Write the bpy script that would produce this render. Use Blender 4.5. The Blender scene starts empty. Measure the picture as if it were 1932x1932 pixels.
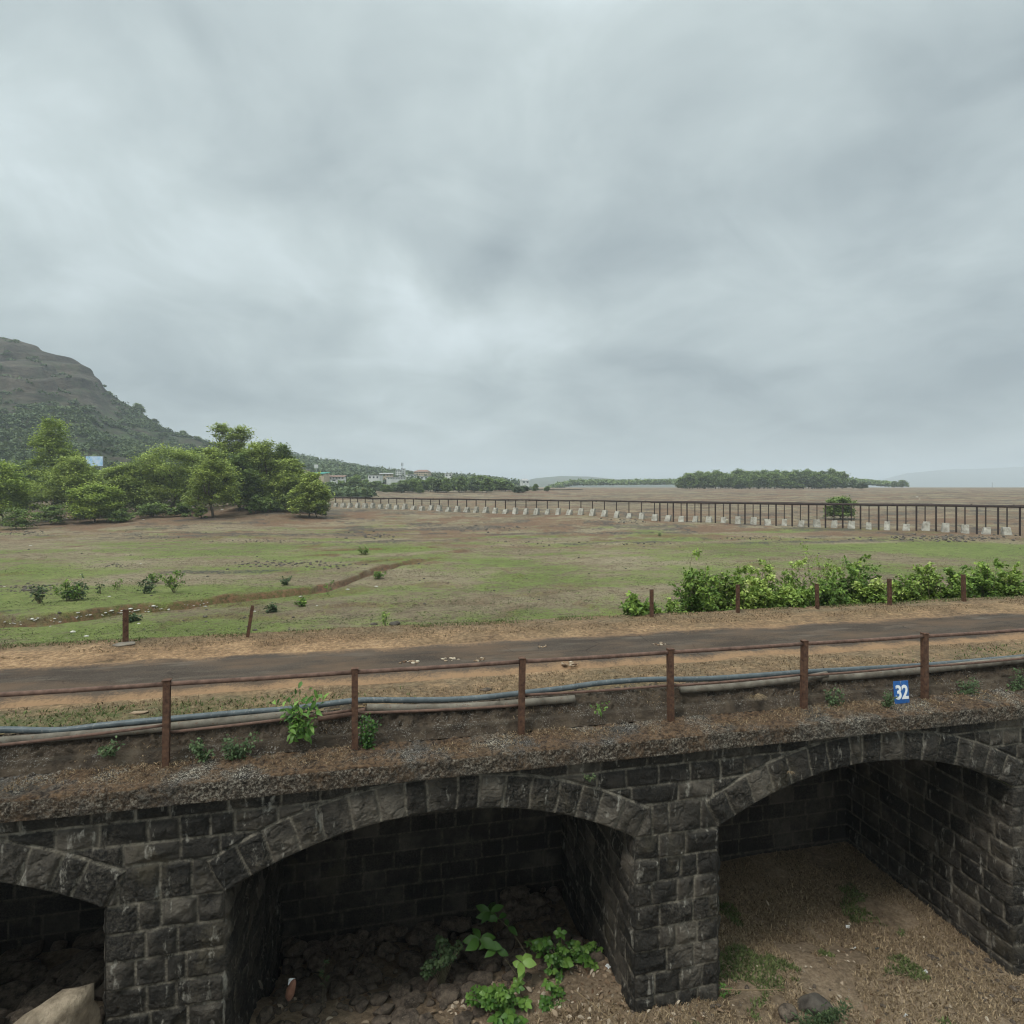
import bpy, bmesh, math, random
import numpy as np
from mathutils import Vector
R = math.radians
rng = np.random.default_rng(7)
random.seed(7)
scene = bpy.context.scene
col = scene.collection

# ------------------------------------------------------------------ camera, sky, sun, exposure
CZ = 10.0                       # camera height (ravine floor is near zero)
TH = R(11.66)                   # yaw to the right of the bridge normal
FPX, CX, HY = 1080.0, 966.0, 919.0
cam_d = bpy.data.cameras.new('camera'); cam = bpy.data.objects.new('camera', cam_d); col.objects.link(cam)
cam.location = (0, 0, CZ); cam.rotation_euler = (R(90), 0, -TH)
cam_d.sensor_width = 36; cam_d.lens = 36 * FPX / 1932; cam_d.shift_y = -47 / 1932
cam_d.clip_start = 0.1; cam_d.clip_end = 20000
scene.camera = cam
SUN_EL, SUN_AZ = R(54), R(236)

world = bpy.data.worlds.new('World'); scene.world = world; world.use_nodes = True
wt = world.node_tree; wn = wt.nodes; wl = wt.links
for n in list(wn): wn.remove(n)
def wnode(t, **k):
    n = wn.new(t)
    for a, b in k.items(): setattr(n, a, b)
    return n
def wmath(op, a, b=None, c=None, clamp=False):
    n = wn.new('ShaderNodeMath'); n.operation = op; n.use_clamp = clamp
    for i, v in enumerate((a, b, c)):
        if v is None: continue
        if isinstance(v, (int, float)): n.inputs[i].default_value = v
        else: wl.new(v, n.inputs[i])
    return n.outputs[0]
sky = wnode('ShaderNodeTexSky', sky_type='NISHITA', sun_disc=False, sun_elevation=SUN_EL, sun_rotation=SUN_AZ)
tc = wnode('ShaderNodeTexCoord')
sep = wnode('ShaderNodeSeparateXYZ'); wl.new(tc.outputs['Generated'], sep.inputs[0])
zc = wmath('MAXIMUM', sep.outputs[2], 0.0)
den = wmath('ADD', zc, 0.30)
cmb = wnode('ShaderNodeCombineXYZ')
wl.new(wmath('DIVIDE', sep.outputs[0], den), cmb.inputs[0]); wl.new(wmath('DIVIDE', sep.outputs[1], den), cmb.inputs[1])
def wnoise(scale, detail, rough, off, dist=0.3):
    m = wnode('ShaderNodeMapping'); m.inputs['Location'].default_value = off
    wl.new(cmb.outputs[0], m.inputs[0])
    n = wnode('ShaderNodeTexNoise'); n.inputs['Scale'].default_value = scale; n.inputs['Detail'].default_value = detail
    n.inputs['Roughness'].default_value = rough; n.inputs['Distortion'].default_value = dist
    wl.new(m.outputs[0], n.inputs['Vector']); return n.outputs['Fac']
nb = wnoise(1.1, 6, 0.50, (3.1, 1.7, 0.4), 0.35)
nm = wnoise(3.2, 5, 0.55, (7.7, 2.2, 1.0), 0.6)
cl = wmath('ADD', wmath('MULTIPLY', nb, 0.66), wmath('MULTIPLY', nm, 0.34))
# broad light and dark cloud masses, each a soft lobe about a fixed direction of the sky, ragged by noise
wv = wn.new('ShaderNodeTexNoise'); wv.inputs['Scale'].default_value = 3.0; wv.inputs['Detail'].default_value = 5; wl.new(tc.outputs['Generated'], wv.inputs['Vector'])
ws = wn.new('ShaderNodeVectorMath'); ws.operation = 'MULTIPLY_ADD'; ws.inputs[1].default_value = (.34, .34, .34); wl.new(wv.outputs['Color'], ws.inputs[0])
wa = wn.new('ShaderNodeVectorMath'); wa.operation = 'ADD'; wa.inputs[1].default_value = (-.17, -.17, -.17); wl.new(tc.outputs['Generated'], wa.inputs[0]); wl.new(wa.outputs[0], ws.inputs[2])
wnm = wn.new('ShaderNodeVectorMath'); wnm.operation = 'NORMALIZE'; wl.new(ws.outputs[0], wnm.inputs[0])
for (lx, ly, la, lr) in [(60, 230, .03, 180), (190, 540, .01, 110), (430, 470, .05, 60), (560, 520, .08, 65), (950, 610, .14, 60), (700, 560, .12, 70), (830, 590, .20, 75), (1060, 605, .20, 70), (1230, 580, .12, 90), (1400, 610, .10, 120), (250, 640, .06, 120), (800, 700, .05, 140), (1250, 80, .04, 220),
                         (1000, 400, -.11, 220), (900, 520, -.15, 70), (780, 450, -.07, 110), (640, 400, -.10, 110), (430, 640, -.05, 120), (480, 300, -.05, 180), (1500, 480, -.06, 180), (1800, 420, -.05, 160), (1100, 770, -.06, 150), (1750, 830, -.10, 220), (1300, 850, -.06, 180), (480, 740, -.08, 150), (150, 420, -.06, 150), (1350, 500, -.07, 120), (1130, 500, -.08, 110)]:
    dv = Vector(((lx - 966) / 1080 * math.cos(TH) + math.sin(TH), -(lx - 966) / 1080 * math.sin(TH) + math.cos(TH), -(ly - 919) / 1080)).normalized()
    dn = wn.new('ShaderNodeVectorMath'); dn.operation = 'DOT_PRODUCT'; dn.inputs[1].default_value = dv; wl.new(wnm.outputs[0], dn.inputs[0])
    kk = 2.0 / (lr / 1080) ** 2
    ex = wmath('EXPONENT', wmath('MULTIPLY', wmath('SUBTRACT', dn.outputs['Value'], 1.0), kk * .55))
    cl = wmath('ADD', cl, wmath('MULTIPLY', ex, la * .75))
ramp = wnode('ShaderNodeValToRGB'); wl.new(cl, ramp.inputs[0])
e = ramp.color_ramp.elements
e[0].position = 0.26; e[0].color = (0.235, 0.278, 0.295, 1)
e[1].position = 0.68; e[1].color = (0.600, 0.672, 0.690, 1)
e2 = ramp.color_ramp.elements.new(0.50); e2.color = (0.425, 0.486, 0.490, 1)
# darker band near the horizon, brighter overcast towards the zenith
hr = wnode('ShaderNodeMapRange'); wl.new(zc, hr.inputs[0])
hr.inputs[1].default_value = 0.0; hr.inputs[2].default_value = 0.36; hr.inputs[3].default_value = 0.74; hr.inputs[4].default_value = 1.0
zr = wnode('ShaderNodeMapRange', interpolation_type='SMOOTHSTEP'); wl.new(zc, zr.inputs[0])
zr.inputs[1].default_value = 0.62; zr.inputs[2].default_value = 0.98; zr.inputs[3].default_value = 1.0; zr.inputs[4].default_value = 5.0
fac = wmath('MULTIPLY', wmath('MULTIPLY', hr.outputs[0], zr.outputs[0]), 10.0)
sc_ = wnode('ShaderNodeVectorMath', operation='SCALE'); wl.new(ramp.outputs[0], sc_.inputs[0]); wl.new(fac, sc_.inputs['Scale'])
mx = wnode('ShaderNodeMix', data_type='RGBA'); mx.inputs[0].default_value = 0.06
wl.new(sc_.outputs[0], mx.inputs[6]); wl.new(sky.outputs[0], mx.inputs[7])
bg = wnode('ShaderNodeBackground'); bg.inputs[1].default_value = 0.1; wl.new(mx.outputs[2], bg.inputs[0])
wo = wnode('ShaderNodeOutputWorld'); wl.new(bg.outputs[0], wo.inputs[0])

sl = bpy.data.lights.new('sun', 'SUN'); sl.energy = 1.5; sl.angle = R(14); sl.color = (1.0, 0.97, 0.92)
sun = bpy.data.objects.new('sun', sl); col.objects.link(sun)
sun.rotation_euler = (R(90) - SUN_EL, 0, R(180) - SUN_AZ)
vs = scene.view_settings; vs.view_transform = 'Standard'; vs.look = 'None'; vs.exposure = 0.50; vs.gamma = 1.0; vs.use_curve_mapping = False
cy = scene.cycles
cy.filter_width = 1.15; cy.use_denoising = True
cy.max_bounces = 6; cy.diffuse_bounces = 3; cy.glossy_bounces = 2; cy.transmission_bounces = 3; cy.volume_bounces = 1
cy.transparent_max_bounces = 8; cy.caustics_reflective = False; cy.caustics_refractive = False

# ------------------------------------------------------------------ maths helpers
FW = np.array([math.sin(TH), math.cos(TH), 0]); RT = np.array([math.cos(TH), -math.sin(TH), 0])
def ray(px, py):
    return RT * (px - CX) / FPX + FW + np.array([0, 0, -(py - HY) / FPX])
def at_Y(px, py, Y):
    d = ray(px, py); return np.array([0, 0, CZ]) + d * (Y / d[1])
def at_Z(px, py, Z):
    return np.array([0, 0, CZ]) + ray(px, py) * Z
def at_h(px, py, h):
    d = ray(px, py); return np.array([0, 0, CZ]) + d * (h / -d[2])
def _hash(ix, iy, iz, seed):
    h = (ix.astype(np.int64) * 374761393 + iy.astype(np.int64) * 668265263 + iz.astype(np.int64) * 2147483647 + seed * 974634777) & 0xffffffff
    h = ((h ^ (h >> 13)) * 1274126177) & 0xffffffff
    h = ((h ^ (h >> 16)) * 2246822519) & 0xffffffff
    return ((h ^ (h >> 15)) & 0xffffff) / float(0xffffff)
def vnoise(x, y, z=0.0, seed=0):
    x, y, z = np.broadcast_arrays(np.asarray(x, float), np.asarray(y, float), np.asarray(z, float))
    ix, iy, iz = np.floor(x), np.floor(y), np.floor(z)
    fx, fy, fz = x - ix, y - iy, z - iz
    fx = fx * fx * fx * (fx * (fx * 6 - 15) + 10); fy = fy * fy * fy * (fy * (fy * 6 - 15) + 10); fz = fz * fz * (3 - 2 * fz)
    r = 0
    for a in (0, 1):
        for b in (0, 1):
            for c in (0, 1):
                w = (fx if a else 1 - fx) * (fy if b else 1 - fy) * (fz if c else 1 - fz)
                r = r + w * _hash(ix + a, iy + b, iz + c, seed)
    return r
def fbm(x, y, z=0.0, octv=4, seed=0, gain=0.5):
    s = 0; a = 1; t = 0
    x = np.asarray(x, float); y = np.asarray(y, float); z = np.asarray(z, float)
    for o in range(octv):
        s = s + a * vnoise(x * 2 ** o, y * 2 ** o, z * 2 ** o, seed + o * 17); t += a; a *= gain
    return s / t
def sstep(a, b, x):
    t = np.clip((x - a) / (b - a), 0, 1); return t * t * (3 - 2 * t)

# ------------------------------------------------------------------ mesh helpers
def tag(o, label=None, cat=None, group=None, kind=None):
    if label: o['label'] = label
    if cat: o['category'] = cat
    if group: o['group'] = group
    if kind: o['kind'] = kind
    return o
def empty(name, loc=(0, 0, 0), rz=0.0):
    o = bpy.data.objects.new(name, None); col.objects.link(o); o.location = loc; o.rotation_euler = (0, 0, rz)
    o.empty_display_size = 0.2; return o
def raw_mesh(name, V, F, mat, attrs=None, smooth=True):
    """V: (n,3); F: list of int arrays, each (m,k)"""
    me = bpy.data.meshes.new(name)
    V = np.asarray(V, np.float32)
    me.vertices.add(len(V)); me.vertices.foreach_set('co', V.ravel())
    lv = np.concatenate([f.ravel() for f in F]).astype(np.int32)
    tot = np.concatenate([np.full(len(f), f.shape[1], np.int32) for f in F])
    st = np.concatenate([[0], np.cumsum(tot)[:-1]]).astype(np.int32)
    me.loops.add(len(lv)); me.loops.foreach_set('vertex_index', lv)
    me.polygons.add(len(tot)); me.polygons.foreach_set('loop_start', st)
    try: me.polygons.foreach_set('loop_total', tot)
    except Exception: pass
    me.update(calc_edges=True)
    me.polygons.foreach_set('use_smooth', np.full(len(tot), bool(smooth)))
    for k, a in (attrs or {}).items():
        at = me.attributes.new(k, 'FLOAT', 'POINT'); at.data.foreach_set('value', np.asarray(a, np.float32))
    if mat: me.materials.append(mat)
    me.validate(); me.update()
    return me
def link(name, me, parent=None, loc=None):
    o = bpy.data.objects.new(name, me); col.objects.link(o)
    if parent: o.parent = parent
    if loc is not None: o.location = loc
    return o
def grid_faces(nr, nc):
    i = np.arange(nr - 1)[:, None] * nc + np.arange(nc - 1)[None, :]
    i = i.ravel(); return np.stack([i, i + 1, i + nc + 1, i + nc], 1)
class MB:
    def __init__(s): s.V = []; s.F = []; s.T = []; s.n = 0
    def add(s, V, F, tone=0.5):
        V = np.asarray(V, float)
        for f in (F if isinstance(F, list) else [F]):
            s.F.append(np.asarray(f, int) + s.n)
        s.V.append(V); s.T.append(np.full(len(V), tone) if np.isscalar(tone) else np.asarray(tone)); s.n += len(V)
        return s
    def box(s, c, size, rot=0.0, taper=1.0, tone=0.5, tilt=None, bev=0.0):
        x, y, z = [v / 2 for v in size]
        if bev > 0:
            b = bev; V = []
            prof = [(-z, b), (-z + b, 0), (z - b, 0), (z, b)]
            for (zz, ins) in prof:
                k = 1 if zz < 0 else taper
                X, Y = x * k, y * k
                for (sx, sy) in ((-1, -1), (1, -1), (1, 1), (-1, 1)):
                    if ins: V += [(sx * (X - b), sy * (Y - b), zz)] * 1
                    else: V += [(sx * X, sy * Y, zz)] * 1
            V = np.array(V); F = []
            for r in range(3):
                for i in range(4):
                    j = (i + 1) % 4; F.append((r * 4 + i, r * 4 + j, r * 4 + 4 + j, r * 4 + 4 + i))
            F += [(3, 2, 1, 0), (12, 13, 14, 15)]
        else:
            V = np.array([(-x, -y, -z), (x, -y, -z), (x, y, -z), (-x, y, -z), (-x * taper, -y * taper, z), (x * taper, -y * taper, z), (x * taper, y * taper, z), (-x * taper, y * taper, z)])
            F = [(3, 2, 1, 0), (4, 5, 6, 7), (0, 1, 5, 4), (1, 2, 6, 5), (2, 3, 7, 6), (3, 0, 4, 7)]
        if tilt is not None:
            a, b_ = tilt
            V = V.copy(); Rx = np.array([[1, 0, 0], [0, math.cos(a), -math.sin(a)], [0, math.sin(a), math.cos(a)]])
            Ry = np.array([[math.cos(b_), 0, math.sin(b_)], [0, 1, 0], [-math.sin(b_), 0, math.cos(b_)]])
            V = V @ Rx.T @ Ry.T
        ca, sa = math.cos(rot), math.sin(rot)
        V = np.stack([V[:, 0] * ca - V[:, 1] * sa, V[:, 0] * sa + V[:, 1] * ca, V[:, 2]], 1) + np.asarray(c, float)
        return s.add(V, np.array(F), tone)
    def tube(s, pts, rad, n=8, tone=0.5, cap=True):
        P = np.asarray(pts, float); m = len(P)
        rad = np.full(m, rad) if np.isscalar(rad) else np.asarray(rad, float)
        T = np.gradient(P, axis=0); T /= np.linalg.norm(T, axis=1)[:, None] + 1e-9
        up = np.array([0, 0, 1.0]); up = np.where(np.abs(T[:, 2:3]) > 0.9, np.array([[1.0, 0, 0]]), up[None, :])
        if np.abs(T[:, 2]).max() > 0.9: up = np.tile(np.array([[1.0, 0.01, 0]]), (m, 1))
        A = np.cross(T, up); A /= np.linalg.norm(A, axis=1)[:, None] + 1e-9
        B = np.cross(T, A)
        ang = np.arange(n) * 2 * math.pi / n
        V = P[:, None, :] + rad[:, None, None] * (A[:, None, :] * np.cos(ang)[None, :, None] + B[:, None, :] * np.sin(ang)[None, :, None])
        V = V.reshape(-1, 3)
        F = []
        for r in range(m - 1):
            for i in range(n):
                j = (i + 1) % n; F.append((r * n + i, r * n + j, r * n + n + j, r * n + n + i))
        Fs = [np.array(F)]
        if cap:
            Fs.append(np.array([list(range(n))[::-1]])); Fs.append(np.array([list(range((m - 1) * n, m * n))]))
        return s.add(V, Fs, tone)
    def mesh(s, name, mat, smooth=True):
        return raw_mesh(name, np.concatenate(s.V), s.F, mat, {'tone': np.concatenate(s.T)}, smooth)
    def build(s, name, mat, parent=None, smooth=True, loc=None):
        return link(name, s.mesh(name, mat, smooth), parent, loc)

# ------------------------------------------------------------------ materials
class NT:
    def __init__(s, name):
        s.m = bpy.data.materials.new(name); s.m.use_nodes = True; s.t = s.m.node_tree; s.n = s.t.nodes; s.l = s.t.links
        s.b = s.n['Principled BSDF']; s.b.inputs['Roughness'].default_value = 0.9
        s.b.inputs['Specular IOR Level'].default_value = 0.25
        s.tc = s.n.new('ShaderNodeTexCoord')
        s.geo = s.n.new('ShaderNodeNewGeometry')
        s.pos = s.geo.outputs['Position']
    def vec(s, scale=(1, 1, 1), src=None):
        m = s.n.new('ShaderNodeMapping'); m.inputs['Scale'].default_value = scale
        s.l.new(src or s.pos, m.inputs[0]); return m.outputs[0]
    def noise(s, scale, detail=4, rough=0.55, vec=None, dist=0.0):
        n = s.n.new('ShaderNodeTexNoise'); n.inputs['Scale'].default_value = scale; n.inputs['Detail'].default_value = detail
        n.inputs['Roughness'].default_value = rough; n.inputs['Distortion'].default_value = dist
        s.l.new(vec or s.pos, n.inputs['Vector']); return n.outputs['Fac']
    def voro(s, scale, vec=None, feat='F1', out='Distance'):
        n = s.n.new('ShaderNodeTexVoronoi'); n.inputs['Scale'].default_value = scale; n.feature = feat
        s.l.new(vec or s.pos, n.inputs['Vector']); return n.outputs[out]
    def attr(s, name):
        n = s.n.new('ShaderNodeAttribute'); n.attribute_name = name; return n.outputs['Fac']
    def ramp(s, fac, stops):
        n = s.n.new('ShaderNodeValToRGB'); s.l.new(fac, n.inputs[0]); e = n.color_ramp.elements
        while len(e) < len(stops): e.new(0.5)
        for i, (p, c) in enumerate(stops):
            e[i].position = p
            e[i].color = (c, c, c, 1) if isinstance(c, (int, float)) else (*c, 1)
        return n.outputs[0]
    def mix(s, fac, a, b, mode='MIX'):
        n = s.n.new('ShaderNodeMix'); n.data_type = 'RGBA'; n.blend_type = mode
        for i, v in ((0, fac), (6, a), (7, b)):
            if isinstance(v, (int, float)): n.inputs[i].default_value = v if i == 0 else (v, v, v, 1)
            elif isinstance(v, tuple): n.inputs[i].default_value = (*v, 1)
            else: s.l.new(v, n.inputs[i])
        return n.outputs[2]
    def math(s, op, a, b=0.0, clamp=False):
        n = s.n.new('ShaderNodeMath'); n.operation = op; n.use_clamp = clamp
        for i, v in enumerate((a, b)):
            if isinstance(v, (int, float)): n.inputs[i].default_value = v
            else: s.l.new(v, n.inputs[i])
        return n.outputs[0]
    def color(s, c): 
        if isinstance(c, tuple): s.b.inputs['Base Color'].default_value = (*c, 1)
        else: s.l.new(c, s.b.inputs['Base Color'])
    def bump(s, h, dist=0.02, strength=1.0):
        n = s.n.new('ShaderNodeBump'); n.inputs['Distance'].default_value = dist; n.inputs['Strength'].default_value = strength
        s.l.new(h, n.inputs['Height']); s.l.new(n.outputs[0], s.b.inputs['Normal'])
    def rough(s, r): s.b.inputs['Roughness'].default_value = r

def mat_stone(name, dark, light, mortar, streak=0.5):
    k = NT(name); tone = k.attr('tone'); mo = k.attr('mortar')
    n1 = k.noise(5, 6, 0.6); n2 = k.noise(28, 5, 0.65); ns = k.noise(3.2, 5, 0.65, k.vec((2.5, 2.5, 0.6)))
    f = k.math('ADD', k.math('MULTIPLY', tone, 0.45), k.math('MULTIPLY', n1, 0.55))
    c = k.ramp(f, [(0.30, dark), (0.52, tuple((a_ + b_) / 2 for a_, b_ in zip(dark, light))), (0.70, tuple(v * 1.75 for v in light))])
    c = k.mix(k.ramp(n2, [(0.42, 0.0), (0.62, 0.55)]), c, tuple(v * 1.55 for v in light))
    c = k.mix(k.ramp(k.noise(0.9, 4, 0.6), [(0.44, 0.75), (0.58, 0.0)]), c, dark)
    c = k.mix(k.ramp(k.noise(1.3, 5, 0.7, k.vec((1, 1, .7))), [(0.56, 0.0), (0.68, 0.5)]), c, (0.085, 0.070, 0.045))
    c = k.mix(k.ramp(n2, [(0.30, 0.5), (0.42, 0.0)]), c, tuple(v * 0.5 for v in dark))
    c = k.mix(k.ramp(ns, [(0.59, 0.0), (0.72, streak)]), c, (0.27, 0.25, 0.21))
    brk = k.ramp(k.noise(9, 5, 0.7), [(0.36, 0.0), (0.62, 0.95)])
    c = k.mix(k.math('MULTIPLY', mo, brk, True), c, mortar)
    k.color(c)
    h = k.math('ADD', k.math('MULTIPLY', k.noise(34, 6, 0.7), 0.7), k.math('MULTIPLY', k.voro(26), 0.3))
    k.bump(h, 0.035, 1.0); k.rough(0.82); return k.m
M = {}
M['stone'] = mat_stone('basalt_masonry', (0.010, 0.009, 0.0075), (0.060, 0.051, 0.040), (0.20, 0.175, 0.135), 0.95)
M['stone_shaded'] = mat_stone('basalt_masonry_shaded', (0.014, 0.012, 0.010), (0.048, 0.040, 0.032), (0.12, 0.10, 0.078), 0.15)  # same basalt in darker tones: shade inside the arches painted into the colour

k = NT('weathered_concrete')
n1 = k.noise(2.2, 5, 0.6); n2 = k.noise(16, 6, 0.65); v = k.voro(30)
c = k.ramp(n1, [(0.32, (0.034, 0.029, 0.023)), (0.46, (0.085, 0.072, 0.058)), (0.57, (0.105, 0.070, 0.042)), (0.70, (0.175, 0.145, 0.11))])
c = k.mix(k.ramp(n2, [(0.42, 0.85), (0.53, 0.0)]), c, (0.016, 0.013, 0.011))
li = k.math('MULTIPLY', k.ramp(k.noise(46, 4, 0.7), [(0.52, 0.0), (0.58, 1.0)]), k.ramp(k.noise(2.1, 4, 0.6), [(0.38, 0.08), (0.58, 1.0)]))
br = k.ramp(k.noise(1.1, 5, 0.65), [(0.42, 0.0), (0.55, 0.95)])
c = k.mix(br, c, k.ramp(n2, [(0.38, (0.036, 0.020, 0.011)), (0.62, (0.165, 0.098, 0.052))]))
c = k.mix(k.math('MULTIPLY', li, k.math('SUBTRACT', 1.0, k.math('MULTIPLY', br, 0.8))), c, k.ramp(k.noise(0.9, 3), [(0.4, (0.22, 0.20, 0.18)), (0.6, (0.52, 0.46, 0.36))]))
fc = k.math('MULTIPLY', k.attr('face'), k.ramp(k.noise(1.7, 6, 0.75), [(0.40, 0.25), (0.58, 0.95)]))
c = k.mix(fc, c, k.ramp(k.noise(30, 4, 0.75), [(0.40, (0.024, 0.020, 0.016)), (0.50, (0.088, 0.068, 0.050)), (0.60, (0.30, 0.265, 0.21))]))
k.color(c); k.bump(k.math('ADD', n2, k.noise(50, 4, 0.7)), 0.05, 1.0); k.rough(0.95); M['concrete'] = k.m

k = NT('kerb_earth')
n1 = k.noise(4, 6, 0.65); n2 = k.noise(40, 4, 0.7)
c = k.ramp(n1, [(0.3, (0.035, 0.027, 0.020)), (0.5, (0.075, 0.055, 0.038)), (0.7, (0.125, 0.095, 0.066))])
c = k.mix(k.math('MULTIPLY', k.ramp(n2, [(0.56, 0.0), (0.62, 1.0)]), k.ramp(k.noise(2.3, 3), [(0.45, 0.0), (0.6, 0.8)])), c, (0.33, 0.30, 0.26))
k.color(c); k.bump(k.math('ADD', n1, n2), 0.04, 1.0); k.rough(1.0); M['kerb'] = k.m

def mat_soil(name, stops, stone=(0.3, 0.27, 0.24), sc=1.0, green=None, gsc=0.35, bd=0.05, dull=None):
    k = NT(name); n1 = k.noise(0.8 * sc, 6, 0.6); n2 = k.noise(11 * sc, 5, 0.7); n3 = k.noise(45 * sc, 3, 0.7)
    f = k.math('ADD', k.math('MULTIPLY', n1, 0.45), k.math('MULTIPLY', n2, 0.55))
    c = k.ramp(f, stops)
    c = k.mix(k.ramp(n3, [(0.25, 0.6), (0.45, 0.0)]), c, tuple(v * 0.4 for v in stops[0][1]))
    c = k.mix(k.ramp(k.noise(30 * sc, 2, 0.8), [(0.66, 0.0), (0.70, 0.9)]), c, stone)
    if dull: c = k.mix(k.math('MULTIPLY', k.attr('dull'), k.ramp(k.noise(1.8, 6, 0.7), [(0.36, 0.25), (0.6, 1.0)])), c, k.ramp(n2, [(0.35, dull[0]), (0.65, dull[1])]))
    if green: c = k.mix(k.math('MULTIPLY', k.attr('green'), k.ramp(k.noise(6, 5, 0.7), [(0.35, 0.15), (0.6, 1.0)])), c, green)
    k.color(c); k.bump(k.math('ADD', n2, n3), bd, 1.0); k.rough(1.0); return k.m
M['ravine'] = mat_soil('ravine_soil', [(0.32, (0.085, 0.058, 0.036)), (0.5, (0.27, 0.195, 0.125)), (0.68, (0.46, 0.35, 0.235))])
M['verge'] = mat_soil('verge_soil', [(0.36, (0.10, 0.062, 0.036)), (0.5, (0.27, 0.165, 0.088)), (0.63, (0.50, 0.32, 0.175))], green=(0.085, 0.105, 0.035), dull=((0.085, 0.060, 0.036), (0.27, 0.195, 0.115)))

k = NT('old_asphalt')
n1 = k.noise(1.3, 5, 0.6, k.vec((0.35, 1.6, 1))); n2 = k.noise(70, 3, 0.7); n3 = k.noise(2.2, 6, 0.65, k.vec((0.25, 1.2, 1)))
c = k.ramp(n1, [(0.35, (0.044, 0.034, 0.027)), (0.65, (0.068, 0.054, 0.043))])
c = k.mix(k.ramp(n2, [(0.50, 0.0), (0.66, 0.5)]), c, (0.15, 0.12, 0.095))
c = k.mix(k.ramp(n3, [(0.56, 0.0), (0.74, 0.5)]), c, (0.18, 0.15, 0.12))
edge = k.math('ADD', k.attr('edge'), k.math('ADD', k.math('MULTIPLY', k.math('SUBTRACT', k.noise(1.6, 6, 0.7), 0.5), 1.6), k.math('MULTIPLY', k.math('SUBTRACT', k.noise(22, 4, 0.75), 0.5), 1.2)))
crk = k.voro(0.9, k.vec((1, 1, 1)), 'DISTANCE_TO_EDGE')
c = k.mix(k.math('MULTIPLY', k.ramp(crk, [(0.0, 0.8), (0.018, 0.0)]), k.ramp(k.noise(0.6, 3), [(0.5, 0.0), (0.6, 1.0)])), c, (0.02, 0.016, 0.013))
c = k.mix(k.ramp(k.noise(0.8, 6, 0.7, k.vec((.5, 1.4, 1))), [(0.46, 0.0), (0.64, 0.6)]), c, (0.13, 0.085, 0.055))
c = k.mix(k.ramp(edge, [(0.34, 0.0), (0.90, 0.95)]), c, (0.25, 0.155, 0.088))
k.color(c); k.bump(n2, 0.012, 1.0); k.rough(0.95); k.b.inputs['Specular IOR Level'].default_value = 0.06; M['asphalt'] = k.m

k = NT('field_ground')
far = k.attr('far'); soil = k.attr('soil'); grn = k.attr('green'); rk = k.attr('rock')
n1 = k.noise(0.055, 6, 0.6); n2 = k.noise(0.5, 6, 0.65); n3 = k.noise(3.5, 5, 0.7); n4 = k.noise(14, 4, 0.7)
mixn = k.math('ADD', k.math('ADD', k.math('MULTIPLY', n1, 0.35), k.math('MULTIPLY', n2, 0.35)), k.math('MULTIPLY', n3, 0.30))
dry = k.ramp(mixn, [(0.38, (0.160, 0.112, 0.070)), (0.50, (0.315, 0.245, 0.150)), (0.62, (0.46, 0.38, 0.25))])
gr = k.ramp(mixn, [(0.36, (0.120, 0.155, 0.034)), (0.52, (0.212, 0.262, 0.062)), (0.66, (0.33, 0.35, 0.115))])
gm = k.math('ADD', k.math('MULTIPLY', grn, 1.1), k.math('MULTIPLY', k.math('SUBTRACT', k.math('ADD', k.math('MULTIPLY', n2, 0.5), k.math('MULTIPLY', n3, 0.5)), 0.5), 2.6))
c = k.mix(k.ramp(gm, [(0.20, 0.0), (0.62, 1.0)]), dry, gr)
c = k.mix(k.ramp(n4, [(0.36, 0.8), (0.48, 0.0)]), c, (0.060, 0.050, 0.028))
n5 = k.noise(1.7, 8, 0.78, k.vec((1, 1.5, 1))); n6 = k.noise(5.5, 6, 0.8)
c = k.mix(k.ramp(n5, [(0.38, 0.85), (0.47, 0.0)]), c, (0.095, 0.066, 0.040))
fr_ = k.ramp(k.math('MULTIPLY', far, 0.001), [(0.08, 0.0), (0.20, 1.0)])
n7 = k.noise(0.10, 8, 0.72, k.vec((1, 2.2, 1)))
c = k.mix(k.math('MULTIPLY', fr_, k.ramp(n7, [(0.44, 0.95), (0.56, 0.30)])), c, k.ramp(n7, [(0.36, (0.055, 0.042, 0.032)), (0.50, (0.115, 0.085, 0.060)), (0.62, (0.15, 0.135, 0.085))]))
c = k.mix(k.ramp(n6, [(0.54, 0.0), (0.66, 0.6)]), c, (0.42, 0.36, 0.24))
sm = k.math('MULTIPLY', soil, k.ramp(n3, [(0.3, 0.4), (0.6, 1.0)]))
c = k.mix(k.math('MULTIPLY', sm, 0.9, True), c, k.ramp(n3, [(0.35, (0.060, 0.030, 0.019)), (0.62, (0.27, 0.135, 0.078))]))
c = k.mix(k.math('MULTIPLY', rk, k.ramp(n3, [(0.42, 0.15), (0.56, 1.0)]), True), c, k.ramp(n4, [(0.35, (0.035, 0.032, 0.030)), (0.65, (0.115, 0.10, 0.09))]))
k.color(c); k.bump(k.math('ADD', n4, n3), 0.22, 1.0); k.rough(1.0); M['field'] = k.m

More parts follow.
